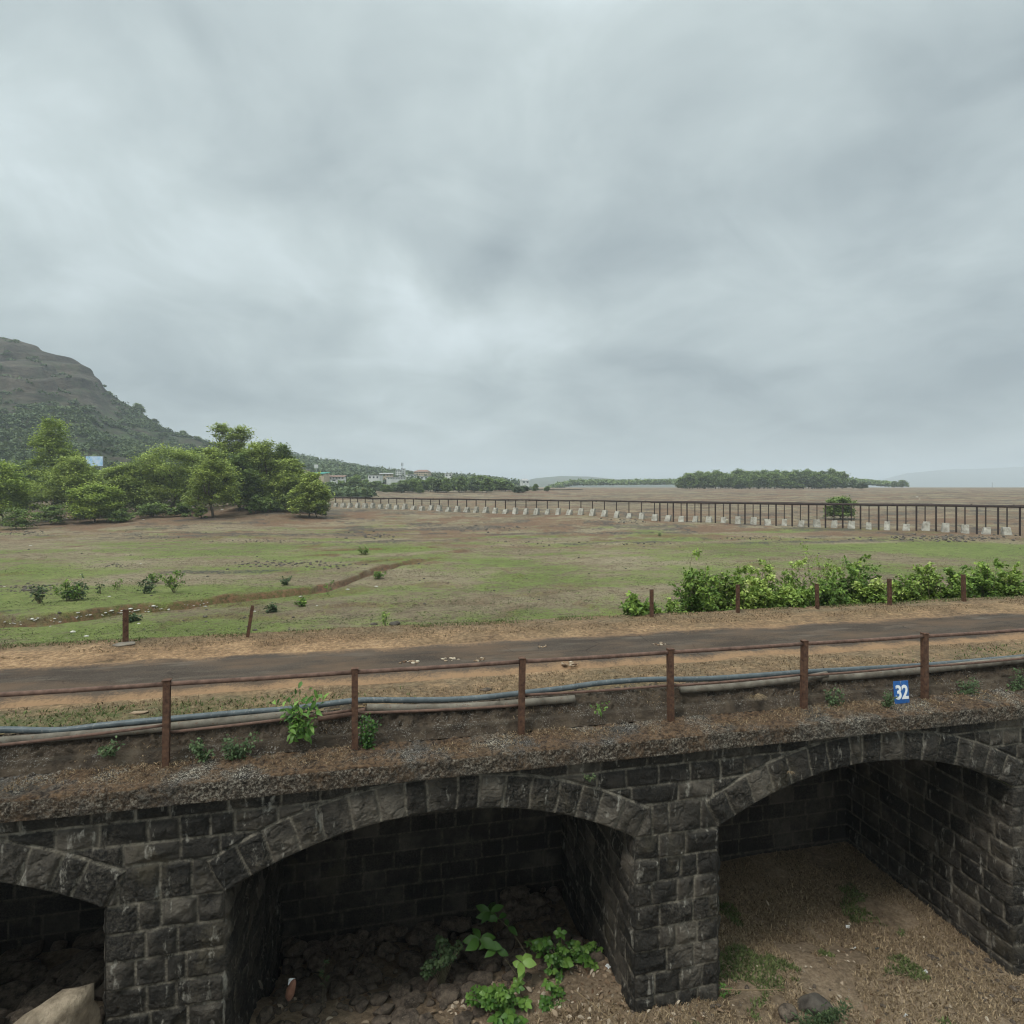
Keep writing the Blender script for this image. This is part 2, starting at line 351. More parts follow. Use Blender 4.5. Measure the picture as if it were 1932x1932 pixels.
k = NT('hill_ground')
n1 = k.noise(0.02, 6, 0.65); n2 = k.noise(0.10, 8, 0.78, k.vec((1, 1, 3.5)))
c = k.ramp(k.math('ADD', k.math('MULTIPLY', n1, 0.5), k.math('MULTIPLY', n2, 0.5)), [(0.40, (0.030, 0.024, 0.018)), (0.49, (0.085, 0.068, 0.048)), (0.60, (0.15, 0.12, 0.085))])
st_ = k.noise(1.0, 6, 0.7, k.vec((.02, .02, .22)), .5)
c = k.mix(k.ramp(st_, [(0.38, 0.8), (0.48, 0.0)]), c, (0.028, 0.024, 0.018))
c = k.mix(k.ramp(k.noise(.06, 7, .75), [(0.50, 0.0), (0.62, 0.75)]), c, (0.050, 0.068, 0.028))
c = k.mix(k.math('MULTIPLY', k.attr('green'), k.ramp(k.noise(0.09, 6, 0.7), [(0.40, 0.0), (0.58, 0.9)])), c, (0.060, 0.088, 0.032))
k.color(c); k.bump(n2, 6.0, 1.0); k.rough(1.0); M['hill'] = k.m

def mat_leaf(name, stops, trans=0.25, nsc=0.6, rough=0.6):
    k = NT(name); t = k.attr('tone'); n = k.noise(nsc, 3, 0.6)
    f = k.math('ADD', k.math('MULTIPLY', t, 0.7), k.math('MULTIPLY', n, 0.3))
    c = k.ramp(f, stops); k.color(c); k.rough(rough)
    tr = k.n.new('ShaderNodeBsdfTranslucent'); k.l.new(c, tr.inputs[0])
    ms = k.n.new('ShaderNodeMixShader'); ms.inputs[0].default_value = trans
    k.l.new(k.b.outputs[0], ms.inputs[1]); k.l.new(tr.outputs[0], ms.inputs[2])
    k.l.new(ms.outputs[0], k.n['Material Output'].inputs[0]); return k.m
M['tree_leaf'] = mat_leaf('tree_foliage', [(0.2, (0.048, 0.070, 0.016)), (0.5, (0.205, 0.262, 0.056)), (0.8, (0.44, 0.51, 0.12))], 0.3)
M['tree_bright'] = mat_leaf('bright_tree_foliage', [(0.2, (0.065, 0.10, 0.016)), (0.5, (0.21, 0.28, 0.045)), (0.8, (0.44, 0.52, 0.11))], 0.3)
M['tree_dark'] = mat_leaf('dark_tree_foliage', [(0.2, (0.036, 0.058, 0.015)), (0.5, (0.125, 0.180, 0.044)), (0.8, (0.22, 0.285, 0.075))], 0.25)
M['scrub'] = mat_leaf('hill_scrub', [(0.2, (0.026, 0.042, 0.014)), (0.5, (0.070, 0.105, 0.034)), (0.8, (0.135, 0.165, 0.06))], 0.2, 0.05)
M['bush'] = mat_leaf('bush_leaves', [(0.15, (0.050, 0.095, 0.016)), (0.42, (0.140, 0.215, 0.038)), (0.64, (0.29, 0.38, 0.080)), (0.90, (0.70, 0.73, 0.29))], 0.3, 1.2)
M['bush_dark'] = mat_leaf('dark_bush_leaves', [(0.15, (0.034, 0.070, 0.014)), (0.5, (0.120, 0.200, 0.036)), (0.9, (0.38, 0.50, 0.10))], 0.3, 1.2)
M['plant'] = mat_leaf('glossy_leaves', [(0.2, (0.024, 0.058, 0.014)), (0.5, (0.070, 0.150, 0.026)), (0.95, (0.26, 0.40, 0.09))], 0.25, 2.0, 0.42)
M['creeper'] = mat_leaf('creeper_leaves', [(0.2, (0.030, 0.050, 0.020)), (0.55, (0.075, 0.115, 0.045)), (0.9, (0.17, 0.22, 0.10))], 0.25, 3.0)
M['drygrass'] = mat_leaf('dry_grass', [(0.2, (0.075, 0.048, 0.026)), (0.5, (0.24, 0.172, 0.10)), (0.8, (0.43, 0.325, 0.20))], 0.2, 1.0, 0.9)
M['greengrass'] = mat_leaf('green_grass', [(0.15, (0.045, 0.060, 0.018)), (0.5, (0.095, 0.120, 0.038)), (0.9, (0.18, 0.20, 0.08))], 0.2, 1.0, 0.9)
M['dryleaf'] = mat_leaf('dry_leaves', [(0.2, (0.12, 0.07, 0.04)), (0.5, (0.27, 0.19, 0.12)), (0.9, (0.55, 0.47, 0.36))], 0.15, 2.0, 0.8)
M['moss'] = mat_leaf('dead_moss', [(0.15, (0.06, 0.038, 0.020)), (0.5, (0.18, 0.115, 0.062)), (0.9, (0.42, 0.32, 0.20))], 0.1, 2.0, 0.95)

def mat_simple(name, a, b, sc=8, rough=0.8, bump=0.01, metallic=0.0, speck=None):
    k = NT(name); n = k.noise(sc, 6, 0.65); c = k.ramp(n, [(0.33, a), (0.67, b)])
    if speck: c = k.mix(k.ramp(k.noise(sc * 4, 3, 0.7), [(0.58, 0.0), (0.66, 0.9)]), c, speck)
    k.color(c); k.bump(k.noise(sc * 5, 4, 0.7), bump, 0.7); k.rough(rough); k.b.inputs['Metallic'].default_value = metallic; return k.m
M['bark'] = mat_simple('bark', (0.05, 0.04, 0.03), (0.14, 0.115, 0.09), 6, 0.95, 0.03)
M['stem'] = mat_simple('stem', (0.09, 0.08, 0.045), (0.20, 0.17, 0.10), 20, 0.9)
M['rust'] = mat_simple('rusty_iron', (0.040, 0.020, 0.013), (0.135, 0.070, 0.042), 14, 0.85, 0.006, 0.0, (0.030, 0.018, 0.014))
M['rust_rail'] = mat_simple('rusty_rail_iron', (0.062, 0.034, 0.024), (0.145, 0.086, 0.062), 9, 0.8, 0.005)
M['rust_dark'] = mat_simple('dark_rusty_steel', (0.018, 0.011, 0.009), (0.050, 0.030, 0.024), 3, 0.8, 0.01)
M['hose'] = mat_simple('grey_plastic_hose', (0.050, 0.060, 0.064), (0.092, 0.108, 0.112), 5, 0.42, 0.003, 0.0, (0.15, 0.15, 0.14))
M['cement_pipe'] = mat_simple('dusty_pale_pipe', (0.085, 0.070, 0.052), (0.22, 0.19, 0.15), 5, 0.8, 0.005, 0.0, (0.12, 0.07, 0.045))
M['pale_concrete'] = mat_simple('pale_concrete', (0.20, 0.18, 0.145), (0.52, 0.50, 0.43), 1.3, 0.9, 0.03)
M['rubble'] = mat_simple('rubble_rock', (0.034, 0.026, 0.020), (0.15, 0.115, 0.085), 9, 0.95, 0.03, 0.0, (0.15, 0.12, 0.09))
M['boulder'] = mat_simple('pale_boulder', (0.10, 0.075, 0.050), (0.30, 0.235, 0.165), 5, 0.95, 0.06)
M['greyrock'] = mat_simple('grey_field_rock', (0.045, 0.038, 0.032), (0.17, 0.145, 0.115), 2, 0.95, 0.04)
M['whitestone'] = mat_simple('white_stone', (0.34, 0.30, 0.24), (0.68, 0.65, 0.58), 9, 0.9)
M['redrock'] = mat_simple('red_brick_rock', (0.12, 0.055, 0.035), (0.26, 0.13, 0.085), 8, 0.95, 0.02)
M['white'] = mat_simple('white_litter', (0.62, 0.62, 0.60), (0.8, 0.8, 0.78), 3, 0.6, 0.001)
M['wall_white'] = mat_simple('white_plaster', (0.5, 0.5, 0.47), (0.72, 0.72, 0.68), 0.4, 0.9, 0.002)
M['wall_cream'] = mat_simple('cream_plaster', (0.42, 0.34, 0.24), (0.56, 0.46, 0.34), 0.4, 0.9, 0.002)
M['roof_red'] = mat_simple('red_roof', (0.16, 0.10, 0.075), (0.26, 0.17, 0.13), 1, 0.9, 0.01)
M['roof_green'] = mat_simple('green_sheet_roof', (0.03, 0.19, 0.14), (0.05, 0.27, 0.20), 0.5, 0.6, 0.002)
M['roof_grey'] = mat_simple('grey_roof', (0.25, 0.24, 0.23), (0.42, 0.41, 0.40), 0.5, 0.8, 0.002)
M['window'] = mat_simple('dark_window', (0.03, 0.035, 0.04), (0.06, 0.065, 0.07), 2, 0.3, 0.001)
M['steel'] = mat_simple('galvanised_steel', (0.22, 0.23, 0.24), (0.34, 0.35, 0.36), 3, 0.5, 0.001, 0.4)
M['sign_blue'] = mat_simple('blue_enamel', (0.014, 0.070, 0.24), (0.030, 0.13, 0.36), 7, 0.5, 0.001, 0.0)
M['sign_white'] = mat_simple('white_paint', (0.60, 0.62, 0.62), (0.80, 0.80, 0.79), 12, 0.7, 0.001)
M['board_blue'] = mat_simple('billboard_print', (0.25, 0.50, 0.75), (0.75, 0.80, 0.85), 0.55, 0.6, 0.001)

# ------------------------------------------------------------------ terrain of the dry reservoir bed
def zp(x, y):
    Z = x * math.sin(TH) + y * math.cos(TH); Zc = np.maximum(Z, 0.35 * np.hypot(x, y) + 1)
    return Zc, CX + FPX * (x * math.cos(TH) - y * math.sin(TH)) / Zc
_gpx = [(-120, 1176), (0, 1170), (110, 1163), (215, 1150), (330, 1141), (430, 1128), (560, 1115), (640, 1100), (700, 1078), (760, 1062), (830, 1052)]
_g = np.array([at_h(a, b, 7.95)[:2] for a, b in _gpx]); _g = _g[np.argsort(_g[:, 0])]
def H0(Z, px):
    h = np.interp(Z, [20, 60, 100, 125, 150, 173, 250, 350, 450, 600, 6000], [8.0, 8.0, 8.15, 7.6, 6.8, 6.15, 4.4, 2.75, 1.5, 0.9, 0.8])
    return h
def terrain(x, y, full=False):
    x = np.asarray(x, float); y = np.asarray(y, float)
    Z, px = zp(x, y)
    h = H0(Z, px)
    z = CZ - h
    near = sstep(600, 200, Z)
    z = z + 0.5 * (fbm(x / 40, y / 40, 0, 3, 3) - 0.5) * near + 0.16 * (fbm(x / 7, y / 5, 0, 3, 5) - 0.5)
    z = z + 1.1 * np.exp(-((px - 330) / 230) ** 2 - ((Z - 140) / 24) ** 2) + 2.0 * np.exp(-((px - 490) / 85) ** 2 - ((Z - 146) / 17) ** 2)
    z = z + 9.0 * sstep(420, 60, px) * sstep(145, 250, Z) + 0.9 * np.exp(-((px - 1110) / 110) ** 2 - ((Z - 138) / 14) ** 2)
    tn = fbm(x / 30 + 5, y / 17, 0, 4, 11) * 7; fr = tn - np.floor(tn)
    st = sstep(0.0, 0.16, fr)
    amp = 0.26 * sstep(24, 40, Z) * sstep(500, 250, Z) * sstep(0.42, 0.58, vnoise(x / 22, y / 16, 0, 21))
    z = z + amp * (st - fr)
    yg = np.interp(x, _g[:, 0], _g[:, 1]) + 2.2 * (fbm(x / 3.2, x * 0, 0, 5, 9, .6) - 0.5)
    dy = y - yg; fade = sstep(_g[-1, 0] + 2, _g[-1, 0] - 4, x) 
    D = np.interp(x, [_g[0, 0], _g[-1, 0]], [0.70, 0.35]) * fade
    nn = fbm(x / 0.7, y / 0.7, 0, 3, 33)
    z = z - D * sstep(-3.2, -0.2, dy) * (dy < 0) - D * (1 - sstep(0.0, 0.55, dy + 0.5 * (nn - 0.5))) * (dy >= 0) + 0.25 * D * sstep(0.2, 0.7, dy) * sstep(7, 2, dy)
    if not full: return z
    brk_ = sstep(.40, .60, fbm(x / 2.6, y / 1.6, 0, 4, 17))
    soil = np.maximum(sstep(-0.9, -0.1, dy + 1.6 * (fbm(x / 1.1, y / .8, 0, 3, 18) - .5)) * sstep(0.95, 0.4, dy + 1.3 * (fbm(x / 1.1, y / .8, 0, 3, 19) - .5)) * fade, sstep(0.10, 0.0, np.abs(fr - 0.08) - 0.03) * np.clip(amp * 5, 0, 1) * brk_ * (0.35 + .65 * sstep(45, 75, Z)))
    band = np.exp(-((Z - 76 - 6 * (fbm(x / 20, y / 20, 0, 2, 77) - .5)) / 2.2) ** 2) * sstep(700, 900, px) * sstep(1500, 1250, px)
    soil = np.maximum(soil, 0.7 * band * (0.3 + .7 * brk_))
    soil = np.maximum(soil, 0.7 * sstep(0.50, 0.66, fbm(x / 26, y / 12, 0, 6, 15, .62)) * sstep(75, 105, Z))
    soil = np.maximum(soil, 0.9 * sstep(0.50, 0.60, fbm(x / 8 + 3, y / 5, 0, 5, 16, .6)) * sstep(78, 92, Z) * sstep(175, 140, Z))
    soil = np.maximum(soil, 0.85 * np.exp(-((px - 350) / 260) ** 2 - ((Z - 128) / 14) ** 2))
    patches = [(-16, 46, 12, 5, 1.0), (-30, 44, 9, 6, 0.9), (-24, 36, 12, 3.5, 0.8), (-2, 72, 9, 3.5, 1.0), (-14, 34, 7, 2.5, .8), (72, 62, 15, 8, 1.35), (75, 92, 14, 4, .9), (20, 66, 8, 3, .6), (-40, 62, 25, 10, .65), (45, 86, 14, 3, .7), (5, 37, 10, 3, .35)]
    g = 0.34 * sstep(140, 60, Z) + 0 * x
    for (a, b, w, hh, s) in patches: g = np.maximum(g, s * np.exp(-((x - a) / w) ** 2 - ((y - b) / hh) ** 2))
    g = g + 1.5 * (fbm(x / 11, y / 5, 0, 6, 41, .6) - 0.5)
    g = g * (1 - 0.6 * sstep(100, 160, Z))
    rocks = [(-34, 52, 5, 2.0), (-16.5, 58, 9, 1.8), (-27, 41.5, 5, 1.6), (62, 72, 22, 2.5), (30, 76, 14, 2), (-1, 84, 16, 2.5), (11, 108, 14, 4), (-22, 100, 30, 4), (-38, 41, 4, 1.6), (24, 95, 15, 3)]
    r = 0.95 * sstep(0.56, 0.64, fbm(x / 7, y / 4, 0, 5, 19, .6)) * sstep(80, 92, Z) * sstep(190, 150, Z)
    for (a, b, w, hh) in rocks: r = np.maximum(r, np.exp(-((x - a) / w) ** 2 - ((y - b) / hh) ** 2))
    r = sstep(0.50, 0.72, r * (0.15 + 1.5 * fbm(x / 1.3, y / 1.0, 0, 5, 51, .65)))
    return z, dict(soil=np.clip(soil, 0, 1), green=np.clip(g, 0, 1.3), rock=r, far=Z)
def T1(x, y): return float(terrain(np.array([x]), np.array([y]))[0])
def hit(px, py):
    """point where the view ray meets the field"""
    Z = np.geomspace(24, 2500, 6000); d = ray(px, py)
    P = np.array([0, 0, CZ]) + d[None, :] * Z[:, None]
    t = terrain(P[:, 0], P[:, 1]); i = int(np.argmax(P[:, 2] <= t)) or len(Z) - 1
    return np.array([P[i, 0], P[i, 1], t[i]])

rr = np.concatenate([np.arange(17, 28, 0.8), np.arange(28, 75, 0.17), np.geomspace(75, 6500, 330)])
aa = np.radians(np.linspace(-62, 82, 1050))
Rr, Aa = np.meshgrid(rr, aa, indexing='ij')
X, Y = Rr * np.sin(Aa), Rr * np.cos(Aa)
zt, at = terrain(X.ravel(), Y.ravel(), True)
zt = zt + 0.10 * at['rock'] * (fbm(X.ravel() / 0.9, Y.ravel() / 0.9, 0, 3, 61))
F = grid_faces(*X.shape)[:, ::-1]
field = link('field', raw_mesh('field', np.stack([X.ravel(), Y.ravel(), zt], 1), [F], M['field'], at))
tag(field, 'dry reservoir bed with patches of green grass, brown soil and eroded banks', kind='structure')

# plateau that carries the road
U = 1.3
YR0, YR1 = 8.36 * U, 10.15 * U
def plateau(x, y):
    z = CZ - 2.76 * U + 0.05 * (fbm(x / 1.5, y / 1.0, 0, 4, 70) - 0.5)
    edge = 11.45 * U + 0.35 * (fbm(x / 2.5, x * 0, 0, 3, 72) - 0.5)
    z = z + 0.05 * sstep(YR1 + 0.2, YR1 + 0.9, y) - 0.03 * sstep(YR0 - .4, YR0, y) * sstep(YR1 + .4, YR1, y)
    drop = np.clip(y - edge, 0, None)
    return z - 0.62 * drop + 0.0 * x - 0.3 * sstep(0, 1.0, drop) + 0.25 * (fbm(x / 1.2, y / 1.2, 0, 3, 75) - .5) * sstep(0.2, 2, drop)
xs = np.concatenate([np.arange(-40, -14, 0.5), np.arange(-14, 30, 0.06), np.arange(30, 75, 0.5)])
ys = np.concatenate([np.arange(7.40 * U, 15.6, 0.06), np.arange(15.6, 26.5, 0.35)])
X, Y = np.meshgrid(xs, ys)
x_, y_ = X.ravel(), Y.ravel()
gg = np.clip(0.9 * np.exp(-((x_ + 4.5) / 3.2) ** 2 - ((y_ - 10.0) / .55) ** 2) + .6 * np.exp(-((x_ - 16) / 3.2) ** 2 - ((y_ - 9.9) / .35) ** 2) + .35 * np.exp(-((x_ - 3.5) / 1.2) ** 2 - ((y_ - 9.7) / .2) ** 2)
             + 0.8 * sstep(11.35 * U, 11.8 * U, y_) + 0.35 * (fbm(x_ / 1.3, y_ / .6, 0, 3, 78) - .5), 0, 1)
gnd = link('ground', raw_mesh('ground', np.stack([x_, y_, plateau(x_, y_)], 1), [grid_faces(*X.shape)], M['verge'], {'green': gg, 'dull': np.clip(sstep(YR0 + .3, YR0 - .3, y_) * .95 + .8 * sstep(YR1 + .8, YR1 + 1.3, y_) + .55 * sstep(-3, 3, x_) * sstep(YR1, YR1 + .2, y_), 0, 1)}))
tag(gnd, 'sandy orange verge and embankment that carry the narrow road', kind='structure')
# road sheet
xs = np.arange(-40, 75, 0.12); ts = np.linspace(0, 1, 22)
X, Tt = np.meshgrid(xs, ts)
e0 = YR0 + 0.30 * (fbm(xs / 1.3, xs * 0, 0, 4, 81) - 0.5); e1 = YR1 + 0.40 * (fbm(xs / 1.6, xs * 0, 0, 4, 83) - 0.5)
Yr = e0[None, :] * (1 - Tt) + e1[None, :] * Tt
zr_ = CZ - 2.76 * U + 0.018 + 0.02 * np.sin(Tt * math.pi)
zr_ = np.where((Tt == 0) | (Tt == 1), zr_ - 0.06, zr_)
ed = np.abs(Tt - 0.5) * 2
road = link('road', raw_mesh('road', np.stack([X.ravel(), Yr.ravel(), zr_.ravel()], 1), [grid_faces(*X.shape)], M['asphalt'], {'edge': (ed ** 3).ravel()}))
tag(road, 'narrow worn asphalt road with dusty edges', kind='structure')

# ravine floor in front of and inside the arches
_rc = np.array([(-8, 5, 6.2), (-3.6, 6.1, 5.8), (-4.8, 6.1, 5.9), (-3.4, 7.0, 6.4), (-2.3, 6.2, 6.2), (-5, 9.6, 6.85), (-2.4, 6.0, 6.7), (-1, 6.5, 6.72), (1.0, 6.6, 6.62), (2.4, 6.7, 6.5), (3.4, 6.5, 6.42), (-1.2, 9.6, 7.55), (0.8, 9.6, 7.6), (2.6, 9.6, 7.2),
                (4.4, 6.6, 6.5), (4.2, 9.6, 7.1), (6.5, 8.2, 7.0), (8.6, 9.6, 6.95), (8.7, 6.6, 7.0), (8.6, 5, 6.85), (6.2, 6.4, 6.72), (5.0, 5.0, 6.45), (2.5, 4.5, 6.25), (0, 4, 6.3), (12, 6, 7), (-3, 3, 6.5), (5, 2, 6.2), (10, 2, 6.6)])
def ravine(x, y):
    x = np.asarray(x, float) / U; y = np.asarray(y, float) / U
    w = 0; s = 0
    for (a, b, h) in _rc:
        k = 1 / (((x - a) ** 2 + (y - b) ** 2) + 0.06) ** 1.6; w = w + k; s = s + k * h
    return CZ - U * s / w + 0.07 * (fbm(x / 0.5, y / 0.5, 0, 4, 91) - 0.5)
xs = np.arange(-12.5, 17.5, 0.05); ys = np.arange(3.0, 12.9, 0.05)
X, Y = np.meshgrid(xs, ys)
rav = link('ravine_ground', raw_mesh('ravine_ground', np.stack([X.ravel(), Y.ravel(), ravine(X.ravel(), Y.ravel())], 1), [grid_faces(*X.shape)], M['ravine'], {'green': X.ravel() * 0}))
tag(rav, 'brown soil floor of the ravine under the arches', kind='structure')

# ------------------------------------------------------------------ hills
def hill(name, sil, Rf, Rr_, Rb, z0, label, xr, step, rough=3.0, pw=1.25, green=True, seed=0, rows=70):
    px = np.arange(xr[0], xr[1], step); v = np.linspace(0, 1, rows); vb = np.linspace(1, 2, 16)[1:]
    V, PX = np.meshgrid(np.concatenate([v, vb]), px, indexing='ij')
    ysil = np.interp(px, [p[0] for p in sil], [p[1] for p in sil])
    zr = CZ + (HY - ysil) / FPX * Rr_
    Z = np.where(V <= 1, Rf + (Rr_ - Rf) * V, Rr_ + (Rb - Rr_) * (V - 1))
    prof = np.where(V <= 1, np.clip(V, 0, 1) ** pw, np.cos(np.clip(V - 1, 0, 1) * math.pi / 2))
    z = z0 + (zr[None, :] - z0) * prof
    xx = (PX - CX) / FPX * Z
    wx = RT[0] * xx + FW[0] * Z; wy = RT[1] * xx + FW[1] * Z
    nz = fbm(wx / 45, wy / 45, 0, 5, 100 + seed, 0.55) - 0.5
    rid = np.abs(fbm(wx / 70, wy / 30, 0, 4, 120 + seed) - 0.5)
    env = np.clip(np.minimum(V * 4, 1), 0, 1) * np.where(V < 1, 1 - 0.7 * V ** 6, .3) * np.clip((z - z0) / 12, 0, 1)
    z = z + rough * (nz * 4 - rid * 3) * env
    if seed == 0:   # rock face above the scrub line
        ang = HY - (z - CZ) / Z * FPX
        t = ang / 26.0 + 1.6 * fbm(wx / 60, wy / 60, 0, 3, 140); f = t - np.floor(t)
        z = z + 11.0 * (sstep(0, .2, 1 - f) - (1 - f)) * env * sstep(770, 720, ang)
    ang = HY - (z - CZ) / Z * FPX
    g = sstep(735, 775, ang + 60 * (fbm(wx / 50, wy / 50, 0, 4, 150) - .5)) if green else ang * 0 + 1
    o = link(name, raw_mesh(name, np.stack([wx.ravel(), wy.ravel(), z.ravel()], 1), [grid_faces(*z.shape)[:, ::-1]], M['hill'], {'green': g.ravel()}))
    tag(o, label, kind='structure')
    return wx, wy, z, g
SIL1 = [(-900, 700), (-400, 610), (-60, 632), (0, 640), (35, 645), (90, 665), (150, 684), (170, 700), (188, 722), (205, 746), (232, 762), (262, 776), (300, 800), (330, 815), (380, 834), (430, 850), (500, 872), (580, 900), (640, 922), (900, 925)]
HW = hill('hill', SIL1, 235, 560, 900, 6.0, 'large hill with a brown rocky top and scrub covered lower slope', (-900, 700), 3.5, 4.2, 1.3, True, 0, 100)
SIL2 = [(100, 800), (380, 846), (450, 852), (550, 858), (600, 868), (660, 878), (700, 886), (740, 890), (800, 896), (880, 900), (960, 910), (1020, 921), (1100, 926)]
HW2 = hill('wooded_hill', SIL2, 400, 800, 1200, 8.4, 'low wooded hill behind the far town', (100, 1100), 3.0, 1.0, 1.0, False, 3, 50)
SIL3 = [(930, 921), (985, 908), (1010, 902), (1060, 898), (1110, 899), (1180, 906), (1260, 912), (1330, 921), (1400, 925)]
hill('distant_hill', SIL3, 2000, 2700, 3600, 8, 'faint blue grey ridge behind the far plantation', (930, 1400), 6, 2, 1, False, 5, 24)
SIL4 = [(1620, 921), (1670, 903), (1710, 893), (1780, 886), (1860, 884), (1940, 880), (2200, 870), (2600, 880)]
hill('misty_hill', SIL4, 4600, 5500, 6400, 8, 'barely visible misty hill at the right end of the plain', (1600, 2600), 10, 4, 1, False, 6, 24)
PXH = None

# ------------------------------------------------------------------ foliage generators
def leaf_quads(P, size, up=0.6, tone=None, r=rng, aspect=0.6):
    """diamond leaves at points P"""
    n = len(P); size = np.broadcast_to(size, (n,))
    nrm = r.normal(size=(n, 3)); nrm[:, 2] = np.abs(nrm[:, 2]) + up; nrm /= np.linalg.norm(nrm, axis=1)[:, None]
    a = np.cross(nrm, r.normal(size=(n, 3))); a /= np.linalg.norm(a, axis=1)[:, None] + 1e-9
    b = np.cross(nrm, a)
    a = a * size[:, None] * 0.5; b = b * size[:, None] * 0.5 * aspect
    V = np.stack([P - a, P + b * 1.0, P + a, P - b * 1.0], 1).reshape(-1, 3)
    F = np.arange(n * 4).reshape(n, 4)
    T = np.repeat(tone if tone is not None else r.random(n), 4)
    return V, F, T
_LV = np.array([(0, 0, 0), (-.17, .25, .05), (-.24, .55, .06), (-.14, .82, .0), (0, 1, -.10), (.14, .82, .0), (.24, .55, .06), (.17, .25, .05), (0, .28, 0), (0, .58, 0), (0, .82, -.04)])
_LQ = np.array([(8, 9, 2, 1), (9, 10, 3, 2), (9, 8, 7, 6), (10, 9, 6, 5)]); _LT = np.array([(0, 8, 1), (0, 7, 8), (10, 4, 3), (10, 5, 4)])
def broad_leaves(P, D, size, tone, wid=1.0, r=rng, nrm=None, droop=0.0):
    """shaped leaves: P base points, D pointing directions"""
    n = len(P); D = D / (np.linalg.norm(D, axis=1)[:, None] + 1e-9)
    up = np.tile([0, 0, 1.0], (n, 1)) + 0.45 * r.normal(size=(n, 3)) if nrm is None else nrm
    X_ = np.cross(D, up); X_ /= np.linalg.norm(X_, axis=1)[:, None] + 1e-9; N_ = np.cross(X_, D)
    size = np.broadcast_to(size, (n,))
    L = _LV * np.array([wid, 1, 1]); L = L.copy()
    Z_ = L[:, 2][None, :] - droop * L[:, 1][None, :] ** 2
    V = P[:, None, :] + size[:, None, None] * (X_[:, None, :] * L[None, :, 0:1] + D[:, None, :] * L[None, :, 1:2] + N_[:, None, :] * Z_[:, :, None])
    off = (np.arange(n) * len(_LV))[:, None, None]
    return V.reshape(-1, 3), [(_LQ[None] + off).reshape(-1, 4), (_LT[None] + off).reshape(-1, 3)], np.repeat(tone, len(_LV))

def crown_pts(lobes, ncl, npl, rc, r, flat=0.55, shell=0.55):
    """leaf cluster centres inside ellipsoid lobes, then leaves round each centre"""
    vol = np.array([l[3] * l[4] * l[5] for l in lobes]) ** 0.67; cnt = np.maximum(2, (ncl * vol / vol.sum())).astype(int)
    C = []
    for l, c in zip(lobes, cnt):
        d = r.normal(size=(c, 3)); d /= np.linalg.norm(d, axis=1)[:, None]; d[:, 2] = np.where(d[:, 2] < -0.5, -d[:, 2], d[:, 2])
        q = shell * .75 + (1 - shell * .75) * r.random(c) ** 0.7
        q = q * (0.85 + 0.3 * r.random(c))
        C.append(np.array(l[:3]) + d * q[:, None] * np.array(l[3:6]))
    C = np.concatenate(C); n = len(C)
    k = r.normal(size=(n, npl, 3)) * 0.5; k[:, :, 2] *= flat
    rcs = rc * (0.6 + 0.8 * r.random(n))
    P = C[:, None, :] + k * rcs[:, None, None]
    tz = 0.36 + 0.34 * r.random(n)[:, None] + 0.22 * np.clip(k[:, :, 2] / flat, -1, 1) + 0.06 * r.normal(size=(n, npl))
    return C, P.reshape(-1, 3), np.clip(tz, 0, 1).ravel()

def limb(mb, a, b, r0, r1, r, bend=0.15, n=6, sides=6):
    a = np.asarray(a, float); b = np.asarray(b, float); L = np.linalg.norm(b - a)
    t = np.linspace(0, 1, n)[:, None]; o = r.normal(size=3) * bend * L; o[2] = abs(o[2]) * 0.3
    P = a + (b - a) * t + o * (np.sin(t * math.pi)) + r.normal(size=(n, 3)) * 0.015 * L * np.sin(t * math.pi)
    mb.tube(P, np.linspace(r0, r1, n), sides, 0.5, False)

def tree_meshes(H, W, lobes, ncl, npl, rc, leaf, mat, seed, trunk_h=0.3, tr=None, stems=1, flat=0.55):
    r = np.random.default_rng(seed)
    L = [(a * W / 2, b * W / 2, c * H, d * W / 2, e_ * W / 2, f * H) for (a, b, c, d, e_, f) in lobes]
    C, P, tone = crown_pts(L, ncl, npl, rc, r, flat)
    P[:, 2] = np.maximum(P[:, 2], 0.03 * H)
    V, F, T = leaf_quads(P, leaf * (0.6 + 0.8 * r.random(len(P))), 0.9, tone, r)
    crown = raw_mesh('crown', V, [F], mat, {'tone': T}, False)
    mb = MB(); tr = tr or 0.018 * H + 0.02
    for s in range(stems):
        b0 = np.array([0.0, 0, -0.3]) + (r.normal(size=3) * np.array([.05 * W, .05 * W, 0]) if s else 0)
        top = np.array([r.normal() * .04 * W, r.normal() * .04 * W, trunk_h * H])
        if stems > 1: top = b0 + np.array([r.normal() * .15 * W, r.normal() * .15 * W, trunk_h * H])
        limb(mb, b0, top, tr, tr * 0.75, r, 0.06, 6, 8)
        for l in L[s::stems]:
            mid = np.array(l[:3]) + r.normal(size=3) * 0.1 * np.array(l[3:6])
            limb(mb, top, mid, tr * 0.6, tr * 0.25, r, 0.12)
            dd = np.linalg.norm(C - mid, axis=1)
            for j in np.argsort(dd)[: max(4, int(ncl / len(L) * 0.35))]:
                limb(mb, mid, C[j], tr * 0.22, tr * 0.06, r, 0.1, 4, 4)
    trunk = mb.mesh('trunk', M['bark'])
    return crown, trunk
def place_tree(name, meshes, loc, label, cat, group=None, rz=0.0, s=1.0, crown_name='crown'):
    t = empty(name, loc, rz); t.scale = (s, s, s) if np.isscalar(s) else s
    tag(t, label, cat, group)
    link(crown_name, meshes[0], t); link('trunk' if crown_name == 'crown' else 'stem', meshes[1], t); return t

